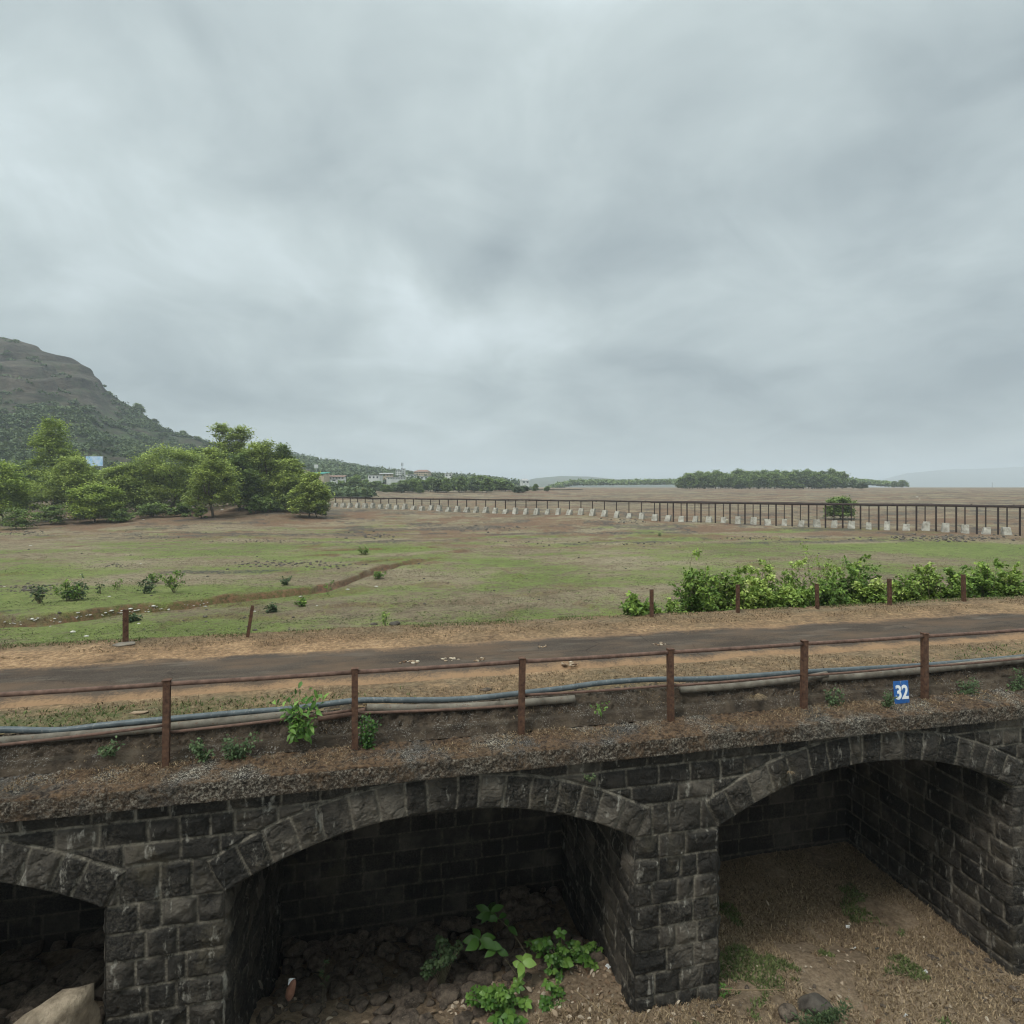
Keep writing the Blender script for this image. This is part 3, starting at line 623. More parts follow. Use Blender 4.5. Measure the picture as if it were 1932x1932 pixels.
LOB_ROUND = [(0, 0, .62, .62, .62, .26), (-.45, .1, .5, .45, .45, .2), (.45, -.1, .52, .45, .45, .2), (.1, .4, .55, .4, .4, .2), (-.1, -.45, .5, .4, .4, .18), (0, 0, .82, .38, .38, .15), (0, .1, .30, .80, .75, .22), (-.5, -.2, .26, .45, .4, .18), (.5, .1, .28, .45, .4, .18)]
LOB_TALL = [(-.08, 0, .84, .46, .44, .15), (-.15, 0, .72, .55, .5, .14), (-.2, 0, .66, .6, .55, .16), (.35, .1, .55, .45, .45, .14), (.62, -.1, .48, .34, .34, .12), (-.35, -.1, .45, .5, .5, .14), (.05, 0, .35, .7, .6, .14), (-.1, 0, .22, .8, .7, .16), (.4, 0, .25, .5, .5, .16)]
LOB_FLAT = [(0, 0, .80, .55, .5, .10), (-.55, 0, .68, .42, .42, .12), (.5, .1, .72, .45, .42, .11), (.15, -.3, .58, .5, .5, .11), (-.25, .2, .45, .6, .5, .12), (.45, 0, .38, .5, .45, .11), (-.6, 0, .34, .35, .35, .1), (.1, 0, .24, .75, .7, .15), (-.35, -.1, .22, .55, .5, .14)]
LOB_SPARSE = [(-.38, 0, .89, .36, .34, .10), (.3, 0, .86, .42, .38, .11), (0, 0, .76, .6, .5, .12), (0, 0, .66, .5, .45, .13), (.5, 0, .55, .4, .4, .13), (-.3, 0, .48, .45, .4, .13), (0.1, 0, .3, .45, .4, .12), (0, 0, .42, .75, .7, .16), (0, 0, .20, .8, .7, .15)]
LOB_LOW = [(0, 0, .5, .6, .6, .4), (-.5, 0, .35, .5, .5, .3), (.5, 0, .4, .5, .5, .32), (.1, .2, .75, .4, .4, .22), (0, 0, .22, .9, .85, .2)]
def tree_at(px, base_y, top_y, wpx, Z, lobes, mat, seed, label, name='tree', cat='tree', ncl=110, npl=62, th=0.28, zoff=0.0, flat=0.55):
    p = at_Z(px, base_y, Z); x, y = p[0], p[1]; z = T1(x, y)
    zb = CZ + (HY - base_y) / FPX * Z
    if abs(zb - z) > 3.0: zb = z
    H = CZ + (HY - top_y) / FPX * Z - z; W = wpx / FPX * Z
    ms = tree_meshes(H, W, lobes, ncl, npl, 0.115 * W, 0.45 * Z / 135, mat, seed, th, flat=flat)
    return place_tree(name, ms, (x, y, z - 0.1), label, cat)
L_, B_, D_ = M['tree_leaf'], M['tree_bright'], M['tree_dark']
TREES = [
 (8, 985, 868, 100, 118, LOB_ROUND, B_, 'bright green bushy tree cut by the left edge of the photo', .2),
 (-75, 985, 880, 110, 121, LOB_ROUND, L_, 'leafy green tree just beyond the left edge tree', .2),
 (104, 955, 788, 100, 146, LOB_TALL, B_, 'tall bright tree with a stepped crown left of the blue and white billboard', .3),
 (40, 960, 868, 90, 158, LOB_LOW, D_, 'dark tree behind the leftmost bright tree', .2),
 (140, 982, 852, 118, 125, LOB_ROUND, L_, 'full green tree in front of the billboard', .18),
 (182, 984, 908, 92, 118, LOB_FLAT, B_, 'small spreading tree on a thin pale trunk in front of the full green tree', .35),
 (238, 972, 866, 90, 134, LOB_FLAT, L_, 'layered green tree just right of the billboard', .25),
 (318, 968, 832, 140, 136, LOB_FLAT, L_, 'wide flat topped green tree in the middle of the grove', .25),
 (278, 972, 850, 90, 146, LOB_ROUND, D_, 'dark green tree behind the layered tree of the grove', .25),
 (403, 968, 842, 98, 124, LOB_ROUND, L_, 'round green tree on a forked trunk at the front of the grove', .3),
 (440, 955, 800, 96, 148, LOB_SPARSE, L_, 'tallest tree of the grove with an open two part top', .3),
 (372, 958, 838, 80, 152, LOB_ROUND, D_, 'dark tree between the flat topped and the forked trunk trees', .3),
 (498, 957, 830, 112, 138, LOB_TALL, L_, 'dense green tree near the right end of the grove', .25),
 (452, 954, 850, 80, 134, LOB_ROUND, D_, 'shaded green tree over bare brown ground in the grove', .3),
 (535, 956, 834, 74, 142, LOB_ROUND, D_, 'slim dark tree with thin twiggy top at the right of the grove', .3),
 (553, 960, 862, 76, 138, LOB_ROUND, L_, 'middle sized green tree beside the slim dark tree', .2),
 (584, 964, 886, 74, 130, LOB_LOW, L_, 'low light green bushy tree where the pipeline meets the grove', .1),
]
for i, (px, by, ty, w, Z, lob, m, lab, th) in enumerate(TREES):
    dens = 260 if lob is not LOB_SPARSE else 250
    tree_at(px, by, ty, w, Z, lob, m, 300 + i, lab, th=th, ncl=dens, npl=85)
UND = [(30, 985, 955, 70, 108, 'dark low thicket under the left edge tree'), (95, 985, 950, 60, 116, 'grey green thicket beside the white rubbish at the grove edge'), (225, 985, 958, 46, 118, 'round bush at the foot of the small spreading tree'),
       (378, 968, 948, 24, 122, 'small round bush left of the forked trunk'), (290, 975, 945, 70, 126, 'dark bush under the wide flat topped tree'), (345, 972, 946, 40, 128, 'low bush under the grove right of the flat topped tree'), (480, 952, 930, 30, 130, 'small bush beside a white scrap at the grove edge'),
 (260, 968, 935, 80, 142, 'dark thicket filling the gap behind the layered tree'), (420, 958, 925, 90, 152, 'dark thicket behind the forked trunk tree'), (520, 958, 925, 90, 146, 'dark thicket between the trunks at the right of the grove'), (150, 975, 925, 90, 140, 'dark thicket behind the full green tree'), (340, 965, 930, 90, 148, 'dark thicket behind the wide flat topped tree'),
 (470, 962, 925, 80, 136, 'dark undergrowth below the dense green trees'), (545, 962, 925, 70, 136, 'undergrowth left of the last low tree'), (600, 964, 925, 44, 131, 'small bush at the very right end of the grove'), (505, 960, 935, 60, 133, 'low bush under the right half of the grove')]
for i, (px, by, ty, w, Z, lab) in enumerate(UND):
    tree_at(px, by, ty, w, Z, LOB_LOW, D_ if i != 3 else L_, 350 + i, lab, 'bush', 'bush', 45, 60, .15)
tree_at(1585, 981, 933, 60, 131, LOB_FLAT, D_, 371, 'lone dark tree standing in the open field behind the pipeline', ncl=120, npl=60, th=.3)

# tree line before the town and island wood: copies of a few prototypes
protos = []
for i, (lob, m) in enumerate([(LOB_ROUND, D_), (LOB_TALL, D_), (LOB_LOW, D_), (LOB_ROUND, M['scrub']), (LOB_FLAT, D_)]):
    protos.append(tree_meshes(10, 9.5, lob, 110, 44, 1.5, 1.0, m, 400 + i, .22))
r2 = np.random.default_rng(55)
def copies(spots, group, label, Zj=0):
    for i, (px, ty, Z, w) in enumerate(spots):
        x, y, _ = at_Z(px, 920, Z); z = T1(x, y)
        H = CZ + (HY - ty) / FPX * Z - z
        place_tree('tree', protos[int(r2.integers(0, 5))], (x, y, z - .2), label, 'tree', group, float(r2.random() * 6.28), (w / FPX * Z / 9.5, w / FPX * Z / 9.5, H / 10))
line = []
tops = [(600, 908), (640, 905), (680, 893), (700, 905), (740, 908), (800, 897), (860, 898), (905, 894), (940, 902), (965, 903), (985, 912)]
for i in range(46):
    px = 600 + i * 8.5 + r2.normal() * 4
    ty = np.interp(px, [t[0] for t in tops], [t[1] for t in tops]) + abs(r2.normal()) * 4
    line.append((px, ty, 315 + r2.random() * 70, 20 + r2.random() * 14))
copies(line, 'trees along the foot of the town', 'leafy tree in the tree line between the town and the brown field')
line = []
tops = [(1288, 893), (1300, 889), (1340, 887), (1400, 886), (1480, 884), (1530, 885), (1580, 884), (1592, 888), (1600, 896)]
for i in range(58):
    px = 1296 + (i % 29) * 10.4 + r2.normal() * 3
    ty = np.interp(px, [t[0] for t in tops], [t[1] for t in tops]) + (abs(r2.normal()) * 3 if i < 29 else 4 + abs(r2.normal()) * 9)
    line.append((px, ty + (2.5 if i % 3 == 0 else 0) - (2.5 if i % 5 == 0 else 0), 470 - (i >= 29) * 25 + r2.random() * 12, 20 + r2.random() * 14))
copies(line, 'trees of the dark wood in the plain', 'dense dark tree in the wood standing in the middle of the plain')
copies([(1703, 905, 620, 20)], 'pair of round trees beside the far wood', 'rounder and larger tree standing right of the far wood')
copies([(1688, 907, 640, 14)], 'pair of round trees beside the far wood', 'smaller tree touching the right end of the far wood')
copies([(1625, 908, 430, 22)], 'outliers of the dark wood', 'low bushy tree just outside the right edge of the dark wood')
copies([(1610, 903, 440, 18)], 'outliers of the dark wood', 'tree between the dark wood and its lowest outlier')
lone = [(1010, 913, 360, 14), (1032, 916, 350, 12), (730, 914, 320, 22), (762, 905, 330, 26), (792, 916, 310, 18)]
for sp1, lb in zip(lone, ['little tree at the right end of the tree line', 'last tiny tree beyond the tree line', 'dark tree with a visible trunk standing in front of the tree line', 'taller tree beside the one with a visible trunk', 'small dark tree standing alone under the white tower block']):
    copies([sp1], 'scattered trees on the open field', lb)

def blob_wood(name, pts, size, n, mat, label, seed, leaf):
    r = np.random.default_rng(seed); P = []; Tn = []
    C = np.asarray(pts); S = np.broadcast_to(size, (len(C),))
    d = r.normal(size=(len(C), n, 3)); d /= np.linalg.norm(d, axis=2)[:, :, None]; d[:, :, 2] = np.abs(d[:, :, 2])
    lob = 1 + 0.35 * np.sin(d[:, :, 0] * 5 + r.random((len(C), 1)) * 6) * np.cos(d[:, :, 1] * 5 + r.random((len(C), 1)) * 6)
    P = C[:, None, :] + d * S[:, None, None] * (lob * (0.75 + .3 * r.random((len(C), n))))[:, :, None] * np.array([1, 1, .85])
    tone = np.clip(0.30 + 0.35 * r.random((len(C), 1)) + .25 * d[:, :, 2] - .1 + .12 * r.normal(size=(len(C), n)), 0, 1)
    V, F, T = leaf_quads(P.reshape(-1, 3), leaf * (0.6 + 0.8 * r.random(P.shape[0] * n)), .8, tone.ravel(), r, .8)
    o = link(name, raw_mesh(name, V, [F], mat, {'tone': T}, False)); tag(o, label, kind='stuff'); return o
pts = []
for i in range(420):
    px = 1040 + r2.random() * 255; Z = 760 + r2.random() * 90
    p = at_Z(px, 919, Z); ty = np.interp(px, [1040, 1075, 1150, 1290], [913, 904, 903, 902]) + r2.random() * 3
    pts.append((p[0], p[1], CZ + (HY - ty) / FPX * Z - 6.5))
for i in range(90):
    px = 1600 + r2.random() * 82; Z = 700 + r2.random() * 60
    p = at_Z(px, 919, Z); pts.append((p[0], p[1], CZ + (HY - np.interp(px, [1600, 1640, 1685], [901, 905, 909])) / FPX * Z - 6))
blob_wood('distant_woods', pts, 6.0, 60, M['tree_dark'], 'low far wood running along the horizon of the plain', 61, 2.6)

# scrub on the hills
def on_grid(HWx, n, r, dens, size):
    wx, wy, z, g = HWx; nr, nc = z.shape; out = []; S = []
    i = r.random(n * 6) * (nr - 18); j = r.random(n * 6) * (nc - 2)
    ii, jj = i.astype(int), j.astype(int); fi, fj = i - ii, j - jj
    def s(A): return (A[ii, jj] * (1 - fi) * (1 - fj) + A[ii + 1, jj] * fi * (1 - fj) + A[ii, jj + 1] * (1 - fi) * fj + A[ii + 1, jj + 1] * fi * fj)
    P = np.stack([s(wx), s(wy), s(z)], 1); G = s(g)
    keep = r.random(len(P)) < dens(P, G)
    P = P[keep][:n]; return P, size * (0.5 + r.random(len(P)))
r3 = np.random.default_rng(77)
P, S = on_grid(HW, 7500, r3, lambda P, G: np.clip(G, 0.14, 1) * sstep(0.32, 0.54, fbm(P[:, 0] / 30, P[:, 1] / 30, 0, 3, 160)), 2.8)
blob_wood('hill_scrub', P, S, 46, M['scrub'], 'green scrub and small trees covering the lower slope of the large hill', 62, 1.6)
P, S = on_grid(HW2, 2600, r3, lambda P, G: 1.0 * (P[:, 2] > 12) * sstep(.3, .45, fbm(P[:, 0] / 40, P[:, 1] / 40, 0, 3, 166)), 5.0)
blob_wood('wood_on_hill', P, S, 46, M['scrub'], 'wood covering the low hill behind the town', 63, 2.6)
# skyline shrubs of the large hill
for i, (px, py, hpx) in enumerate([(30, 647, 7), (8, 643, 6), (262, 778, 17), (292, 798, 9), (205, 748, 10), (345, 824, 12), (375, 836, 12)]):
    p = at_Z(px, py, 556); s = hpx / FPX * 556
    place_tree('shrub', protos[i % 5], (p[0], p[1], p[2] - 1.2), ['shrub on the rounded summit of the large hill', 'smaller shrub at the left end of the summit', 'tallest tree on the skyline of the hill slope', 'small tree just below the tallest skyline tree', 'shrub at the foot of the rock face on the skyline', 'bush on the lower skyline of the hill', 'lowest bush on the skyline before the grove'][i], 'shrub', None, i * 1.1, ((s + 1.2) / 10 * 1.2, (s + 1.2) / 10 * 1.2, (s + 1.2) / 10))

# ------------------------------------------------------------------ town
def hit2(px, py, Z):
    return at_Z(px, py, Z)
def house(px, base_y, w_px, h_px, Z, roof, wallm, roofm, label, floors=2, cols=4, depth=8.0, name='house', cat='house', rot=0.15):
    rot = rot + .25 * math.sin(px * 1.7)
    p = at_Z(px, base_y, Z); w = w_px / FPX * Z; h = h_px / FPX * Z
    t = empty(name, p, -TH + rot); tag(t, label, cat)
    rh = {'flat': 0.35, 'gable': h * 0.38, 'shed': 0.5}[roof]; wh = h - rh
    MB().box((0, depth / 2, wh / 2 - 2), (w, depth, wh + 4)).build('wall', wallm, t, False)
    b = MB()
    if roof == 'flat': b.box((0, depth / 2, wh + rh / 2), (w + .5, depth + .5, rh))
    elif roof == 'shed': b.box((0, depth / 2, wh + rh / 2 + .2), (w + 1, depth + 1.4, .3), tilt=(0.10, 0))
    else:
        x, y0, y1 = w / 2 + .5, -.5, depth + .5; ym = depth / 2; ix = w * .22
        V = [(-x, y0, wh), (x, y0, wh), (x, y1, wh), (-x, y1, wh), (-x + ix, ym, wh + rh), (x - ix, ym, wh + rh)]
        b.add(V, [np.array([(0, 1, 5, 4), (2, 3, 4, 5)]), np.array([(1, 2, 5), (3, 0, 4)]), np.array([(3, 2, 1, 0)])])
    b.build('roof', roofm, t, False)
    for f in range(floors):
        for c in range(cols):
            xx = -w / 2 + w * (c + .5) / cols; zz = wh * (f + .55) / floors
            MB().box((xx, -.02, zz), (w / cols * .45, .12, wh / floors * .42)).build('window', M['window'], t, False)
    return t
W_, C_ = M['wall_white'], M['wall_cream']
house(569, 892, 15, 7, 330, 'flat', C_, M['roof_grey'], 'pale yellow house half hidden by the right end of the grove', 1, 3)
house(566, 885, 12, 3, 350, 'flat', W_, M['roof_grey'], 'small white block above the pale yellow house', 1, 2)
house(598, 899, 26, 7, 380, 'shed', C_, M['roof_green'], 'long shed under a bright green sheet roof', 1, 4, 10, 'shed', 'shed')
house(632, 905, 32, 7, 390, 'shed', W_, M['roof_red'], 'long low white building with a faded red roof', 1, 6, 10)
house(630, 909, 12, 6, 370, 'flat', W_, M['roof_grey'], 'little white hut below the faded red roof', 1, 1, 4)
house(728, 899, 24, 6, 480, 'shed', C_, M['roof_grey'], 'low building under a wide pale roof left of the white tower block', 1, 4)
house(752, 899, 11, 12, 520, 'flat', W_, M['roof_grey'], 'white tower block with a phone mast beside it', 3, 3, 9, 'tower_block', 'building')
house(761, 899, 4.5, 15, 524, 'flat', W_, M['roof_grey'], 'narrow white stair tower next to the block', 4, 1, 5, 'tower', 'building')
house(794, 897, 27, 11, 560, 'gable', C_, M['roof_red'], 'large cream hall with a hipped brown roof on the hill', 2, 6, 16, 'hall', 'building')
house(777, 903, 18, 8, 500, 'flat', W_, M['roof_grey'], 'white flat roofed house below the hall', 2, 3)
house(748, 905, 34, 5, 440, 'flat', W_, M['roof_grey'], 'row of low white shops under the tower block', 1, 7, 6, 'shop_row', 'building')
house(705, 905, 22, 9, 430, 'flat', W_, M['roof_grey'], 'white flat roofed house among the trees left of the shops', 1, 3)
house(680, 912, 12, 8, 400, 'flat', W_, M['roof_grey'], 'small pale house between two green trees', 1, 2, 5)
house(800, 905, 16, 7, 480, 'flat', W_, M['roof_grey'], 'small white house right of the hall', 1, 2, 5)
house(846, 900, 14, 7, 520, 'flat', W_, M['roof_grey'], 'white house on the slope above the tree line', 1, 2, 5)
house(992, 913, 14, 10, 620, 'gable', W_, M['roof_grey'], 'white building at the far right end of the tree line', 1, 2, 8)
# mast, water tank, thin poles
def mast(px, by, ty, Z, label, head=True, r=.35):
    p = at_Z(px, by, Z); H = (by - ty) / FPX * Z; t = empty('mast', p); tag(t, label, 'mast')
    MB().tube([(0, 0, -2), (0, 0, H)], [r, r * .5], 8).build('pole', M['steel'], t)
    if head:
        for a in range(3): MB().box((math.cos(a * 2.1) * .8, math.sin(a * 2.1) * .8, H - 2.0), (.5, .5, 2.8)).build('antenna', M['steel'], t, False)
mast(758.5, 897, 872, 515, 'phone mast with antennas rising over the white tower block')
mast(843, 902, 889, 560, 'thin lattice mast right of the hall', False, .3)
p = at_Z(596.6, 898, 380); t = empty('water_tank', p); tag(t, 'white box shaped tank sign on a tall pole above the green shed', 'water tank')
MB().tube([(0, 0, -1), (0, 0, 5.2)], .18, 8).build('pole', M['steel'], t)
MB().box((0, 0, 6.3), (2.3, 1.2, 2.4), bev=.1).build('tank', W_, t, False)
mast(1872, 922, 910, 520, 'thin lone pole far out on the plain at the right', False, .25)
# billboard
p = at_Z(178, 893, 190); t = empty('billboard', (p[0], p[1], p[2]), -TH + .1); tag(t, 'blue and white billboard above the green grove trees', 'billboard')
MB().box((0, 0, 4.0), (5.2, .15, 3.2)).build('panel', M['board_blue'], t, False)
MB().box((0, .16, 4.0), (5.5, .1, 3.5)).build('frame', M['steel'], t, False)
for s in (-1.8, 1.8): MB().box((s, .3, 0), (.2, .2, 9)).build('leg', M['steel'], t, False)

# ------------------------------------------------------------------ pipeline on trestles
def pline(px): return 1 / (.00578 + .0000034 * (px - 617))
A = at_Z(600, 919, pline(600))[:2]; B = at_Z(2000, 919, pline(2000))[:2]
dirv = (B - A) / np.linalg.norm(B - A); nv = np.array([dirv[1], -dirv[0]])
if nv @ A > 0: nv = -nv
ang = math.atan2(dirv[1], dirv[0])
P0 = at_Z(620, 919, pline(620))[:2]; P1 = at_Z(1900, 919, pline(1900))[:2]; sp = np.linalg.norm(P1 - P0) / 55
PZ = CZ - 3.22
pipe = empty('pipeline', (P0[0], P0[1], T1(*P0))); tag(pipe, 'long rusty pipeline on thin posts set in white concrete footings', 'pipeline')
org = np.array([P0[0], P0[1], T1(*P0)])
def loc3(q, z): return np.array([q[0], q[1], z]) - org
def lump(q): return T1(float(q[0]), float(q[1]))
n0, n1 = -1, 59
mb = MB(); mb.tube([loc3(P0 + dirv * sp * i, PZ + .04 * math.sin(i * .9)) for i in np.arange(n0 - 1, n1 + 1)], 0.17, 8)
for i in range(n0, n1, 2): mb.tube([loc3(P0 + dirv * (sp * i - .1 + .9), PZ), loc3(P0 + dirv * (sp * i + .1 + .9), PZ)], .23, 8)
mb.build('pipe', M['rust_dark'], pipe)
rp = np.random.default_rng(5)
for i in range(n0, n1):
    q = P0 + dirv * sp * i; g = lump(q); hh = float(1.15 + .45 * rp.random()); 
    wq = 1.0
    V = []
    for (zz, a, b, dx) in ((-.5, .56, .85, -.16), (hh, .47, .40, .16)):
        for (sx, sy) in ((-1, -1), (1, -1), (1, 1), (-1, 1)): V.append((sx * a + (dx if i < 33 else dx * .3), sy * b, zz))
    V = np.array(V); a_ = ang + .02 + .09 * rp.normal(); V[:, 0] += .10 * rp.normal() * (V[:, 2] > 0); V = V * np.array([.85 + .3 * rp.random(), 1, 1])
    V = np.stack([V[:, 0] * math.cos(a_) - V[:, 1] * math.sin(a_), V[:, 0] * math.sin(a_) + V[:, 1] * math.cos(a_), V[:, 2]], 1) + loc3(q, g)
    Fb = np.array([(3, 2, 1, 0), (4, 5, 6, 7), (0, 1, 5, 4), (1, 2, 6, 5), (2, 3, 7, 6), (3, 0, 4, 7)])
    MB().add(V, Fb).build('footing', M['pale_concrete'], pipe, False)
    b = MB(); lt = hh - .1
    b.box(loc3(q, (g + lt + PZ) / 2), (.16, .20, PZ - g - lt), ang)
    b.build('post', M['rust_dark'], pipe, False)
pipe2 = empty('pipeline', (P1[0], P1[1], T1(*P1))); tag(pipe2, 'second rusty pipeline whose thick bare posts stand in front on the right', 'pipeline')
org = np.array([P1[0], P1[1], T1(*P1)])
off = nv * 1.1
mb = MB(); mb.tube([loc3(P0 + off + dirv * sp * (i + .5), PZ - .10 + .02 * math.sin(i)) for i in np.arange(33.3, 60)], 0.19, 8); mb.build('pipe', M['rust_dark'], pipe2)
for i in range(34, 59):
    q = P0 + off + dirv * sp * (i + .5); g = lump(q)
    b = MB(); b.box(loc3(q, (g - .3 + PZ - .1) / 2), (.09, .28, PZ - g + .2), ang); b.box(loc3(q, (g - .3 + PZ - .1) / 2), (.28, .07, PZ - g + .19), ang); b.build('post', M['rust_dark'], pipe2, False)

# ------------------------------------------------------------------ stone arch bridge
YW = 6.60                       # wall face, in units of U
XC, PER, RAD, TRG = 0.569, 5.80, 4.82, 0.385
HS = 2.33; ZCEN = -(3.70 + RAD); HA = math.asin(HS / RAD); ZSP = ZCEN + RAD * math.cos(HA)
bays = [-1, 0, 1]
rs = np.random.default_rng(99)
def stone_relief(ids, lx, lz, w, h, ed, seed, amp=0.045, freq=9.0):
    """rock faced relief: three random planes per stone, plus chips"""
    n = int(ids.max()) + 2; q = np.random.default_rng(seed)
    rel = 0.7 + 0.6 * q.random(n)[ids]; best = None
    for t in range(4):
        a = q.normal(size=n)[ids] * 0.42; b = q.normal(size=n)[ids] * 0.42; c = q.random(n)[ids] * 0.5 + .65
        v = c + a * lx / np.maximum(w, .05) * 2.2 + b * lz / np.maximum(h, .05) * 2.2
        best = v if best is None else np.minimum(best, v)
    e = sstep(0.004, 0.045, ed)
    nn = fbm(lx * freq + ids * 3.7, lz * freq, ids * 1.3, 4, seed + 5, 0.6) - 0.5
    cr = np.abs(fbm(lx * 5 + ids * 2.1, lz * 5, 0, 3, seed + 9) - 0.5)
    return (np.clip(best, 0.1, 1.2) * rel * 0.75 + nn * 1.0 - 0.35 * sstep(.04, 0, cr) + 0.15) * amp * e
def course_layout(z_edges, x0, x1, seed, wmin=.24, wmax=.52, splits=()):
    q = np.random.default_rng(seed); rows = []
    for _ in range(len(z_edges) - 1):
        segs = [x0] + sorted([s for s in splits if x0 < s < x1]) + [x1]; J = [x0]
        for a, b in zip(segs[:-1], segs[1:]):
            n = max(1, int(round((b - a) / q.uniform(wmin * 1.1, wmax * .85)))); ws = q.uniform(.65, 1.35, n); ws = ws / ws.sum() * (b - a)
            J += list(a + np.cumsum(ws))
        rows.append(np.array(J))
    return rows
def course_eval(x, z, z_edges, rows, seed):
    """for points return id, edge distance, local coords and stone size; z_edges ascending"""
    wob = 0.012 * (fbm(x * 2.2, z * 2.2, 0, 3, seed + 3) - .5) * 2
    zz = z + wob; xx = x + 0.016 * (fbm(x * 3 + 9, z * 3, 0, 3, seed + 4) - .5) * 2
    r = np.clip(np.searchsorted(z_edges, zz) - 1, 0, len(rows) - 1)
    za = z_edges[r]; zb = z_edges[r + 1]
    idn = np.zeros(len(x), int); xa = np.zeros(len(x)); xb = np.zeros(len(x)); base = 0
    for k_, J in enumerate(rows):
        m = r == k_
        if m.any():
            j = np.clip(np.searchsorted(J, xx[m]) - 1, 0, len(J) - 2)
            idn[m] = base + j; xa[m] = J[j]; xb[m] = J[j + 1]
        base += len(J)
    ed = np.minimum(np.minimum(zz - za, zb - zz), np.minimum(xx - xa, xb - xx))
    return idn, ed, xx - (xa + xb) / 2, zz - (za + zb) / 2, xb - xa, zb - za
ZE = np.array([-8.4, -8.05, -7.75, -7.46, -7.17, -6.88, -6.60, -6.31, -6.03, -5.74, -5.46, -5.18, -4.90, -4.61, -4.32, -3.93, -3.70, -3.46, -3.20])
ZE = np.round(ZE, 3)
XL, XR_ = -9.6, 11.4
edges_x = sorted([XC + PER * b + s * HS for b in bays for s in (-1, 1)])
rows_low = course_layout(ZE, XL, XR_, 11, .24, .50, edges_x)
rows_up = course_layout(ZE, XL, XR_, 12, .26, .60, [])
rows = [rows_low[i] if ZE[i + 1] <= -4.3 else rows_up[i] for i in range(len(ZE) - 1)]
ring_cut = {b: None for b in bays}
NR = 17
q = np.random.default_rng(31)
ring_edges = {b: np.sort(np.linspace(-HA, HA, NR + 1) + np.concatenate([[0], q.normal(0, .006, NR - 1), [0]])) for b in bays}
def front_eval(x, z):
    idn, ed, lx, lz, w, h = course_eval(x, z, ZE, rows, 40)
    part = np.where(z < -4.32, 0, 1)                      # 0 pier, 1 spandrel, 2+ rings
    for bi, b in enumerate(bays):
        dx = x - (XC + PER * b); dz = z - ZCEN; rad = np.hypot(dx, dz); an = np.arctan2(dx, dz)
        t = TRG + 0.016 * (fbm(an * 9, an * 0, 0, 2, 43) - .5)
        inr = (np.abs(an) < HA) & (rad < RAD + t) & (rad > RAD - .02)
        E = ring_edges[b]; anw = an + .004 * (fbm(x * 4, z * 4, 0, 2, 44) - .5) * 2
        j = np.clip(np.searchsorted(E, anw) - 1, 0, NR - 1)
        e1 = np.minimum((anw - E[j]) * rad, (E[j + 1] - anw) * rad)
        er = np.minimum(e1, RAD + t - rad); er = np.minimum(er, np.maximum(rad - RAD, 0) + .014)
        idn = np.where(inr, 900 + bi * 40 + j, idn); ed = np.where(inr, er, np.where((np.abs(an) < HA + .05), np.minimum(ed, np.maximum(rad - (RAD + t), np.abs(an) * rad - HA * rad)), ed))
        lx = np.where(inr, (an - (E[j] + E[j + 1]) / 2) * rad, lx); lz = np.where(inr, rad - RAD - TRG / 2, lz)
        w = np.where(inr, (E[j + 1] - E[j]) * rad, w); h = np.where(inr, TRG, h)
        part = np.where(inr, 2 + bi, part)
    return idn, np.maximum(ed, 0), lx, lz, w, h, part
def intrados(x):
    zb = np.full(len(x), -1e9)
    for b in bays:
        dx = x - (XC + PER * b); m = np.abs(dx) < HS
        zb = np.where(m, ZCEN + np.sqrt(np.maximum(RAD ** 2 - dx ** 2, 0)), zb)
    return zb
bridge = empty('stone_arch_bridge', (0, YW * U, 0))
tag(bridge, 'dark basalt masonry bridge with segmental arches and a rough lichen covered ledge', 'bridge')
bo = np.array([0, YW * U, 0])
def to_world(x, yoff, z): return np.stack([x * U, (YW + yoff) * U, CZ + z * U], 1) - bo
tone_tab = np.random.default_rng(123).random(3000)
def emit(name, V, F, tone, mort, mat, parent=bridge):
    used, inv = np.unique(F.ravel(), return_inverse=True)
    return link(name, raw_mesh(name, V[used], [inv.reshape(F.shape)], mat, {'tone': tone[used], 'mortar': mort[used]}), parent)
STEP = 0.0135
ZTOP = -3.262
brk = [XL] + edges_x + [XR_]
SX, SZ_, SF, SN = [], [], [], 0
for a, b in zip(brk[:-1], brk[1:]):
    n = max(8, int((b - a) / STEP)); xs = np.linspace(a + 1e-5, b - 1e-5, n)
    op = intrados(np.array([(a + b) / 2]))[0] > -1e8
    zb = np.clip(intrados(xs), ZSP, None) if op else np.full(n, -8.2)
    nz = int((ZTOP - (-4.5 if op else -8.2)) / STEP)
    t = np.linspace(0, 1, nz)[:, None]; Zg = zb[None, :] * (1 - t) + ZTOP * t; Xg = np.tile(xs, (nz, 1))
    SX.append(Xg.ravel()); SZ_.append(Zg.ravel()); SF.append(grid_faces(nz, n) + SN); SN += nz * n
x = np.concatenate(SX); z = np.concatenate(SZ_); Fq = np.concatenate(SF)
idn, ed, lx, lz, w, h, part = front_eval(x, z)
ax = np.min(np.abs(x[:, None] - np.array(edges_x)[None, :]), axis=1)
rel = stone_relief(idn, lx, lz, w, h, ed, 50, 0.055) * np.where(z < ZSP, sstep(0.0, 0.02, ax), 1)
base = 0.01 * (fbm(x * 1.2, z * 1.2, 0, 3, 58) - .5) * sstep(0.0, 0.06, ax)
rec = np.where(part >= 2, -0.02, 0.0)
V = to_world(x, -(rel) + base + rec, z)
mort = sstep(0.019, 0.007, ed) * np.where(z < ZSP, sstep(0.01, 0.03, ax), 1); tone = tone_tab[idn % 3000]
fp = part[Fq[:, 0]]
names = {1: 'spandrel_wall'}
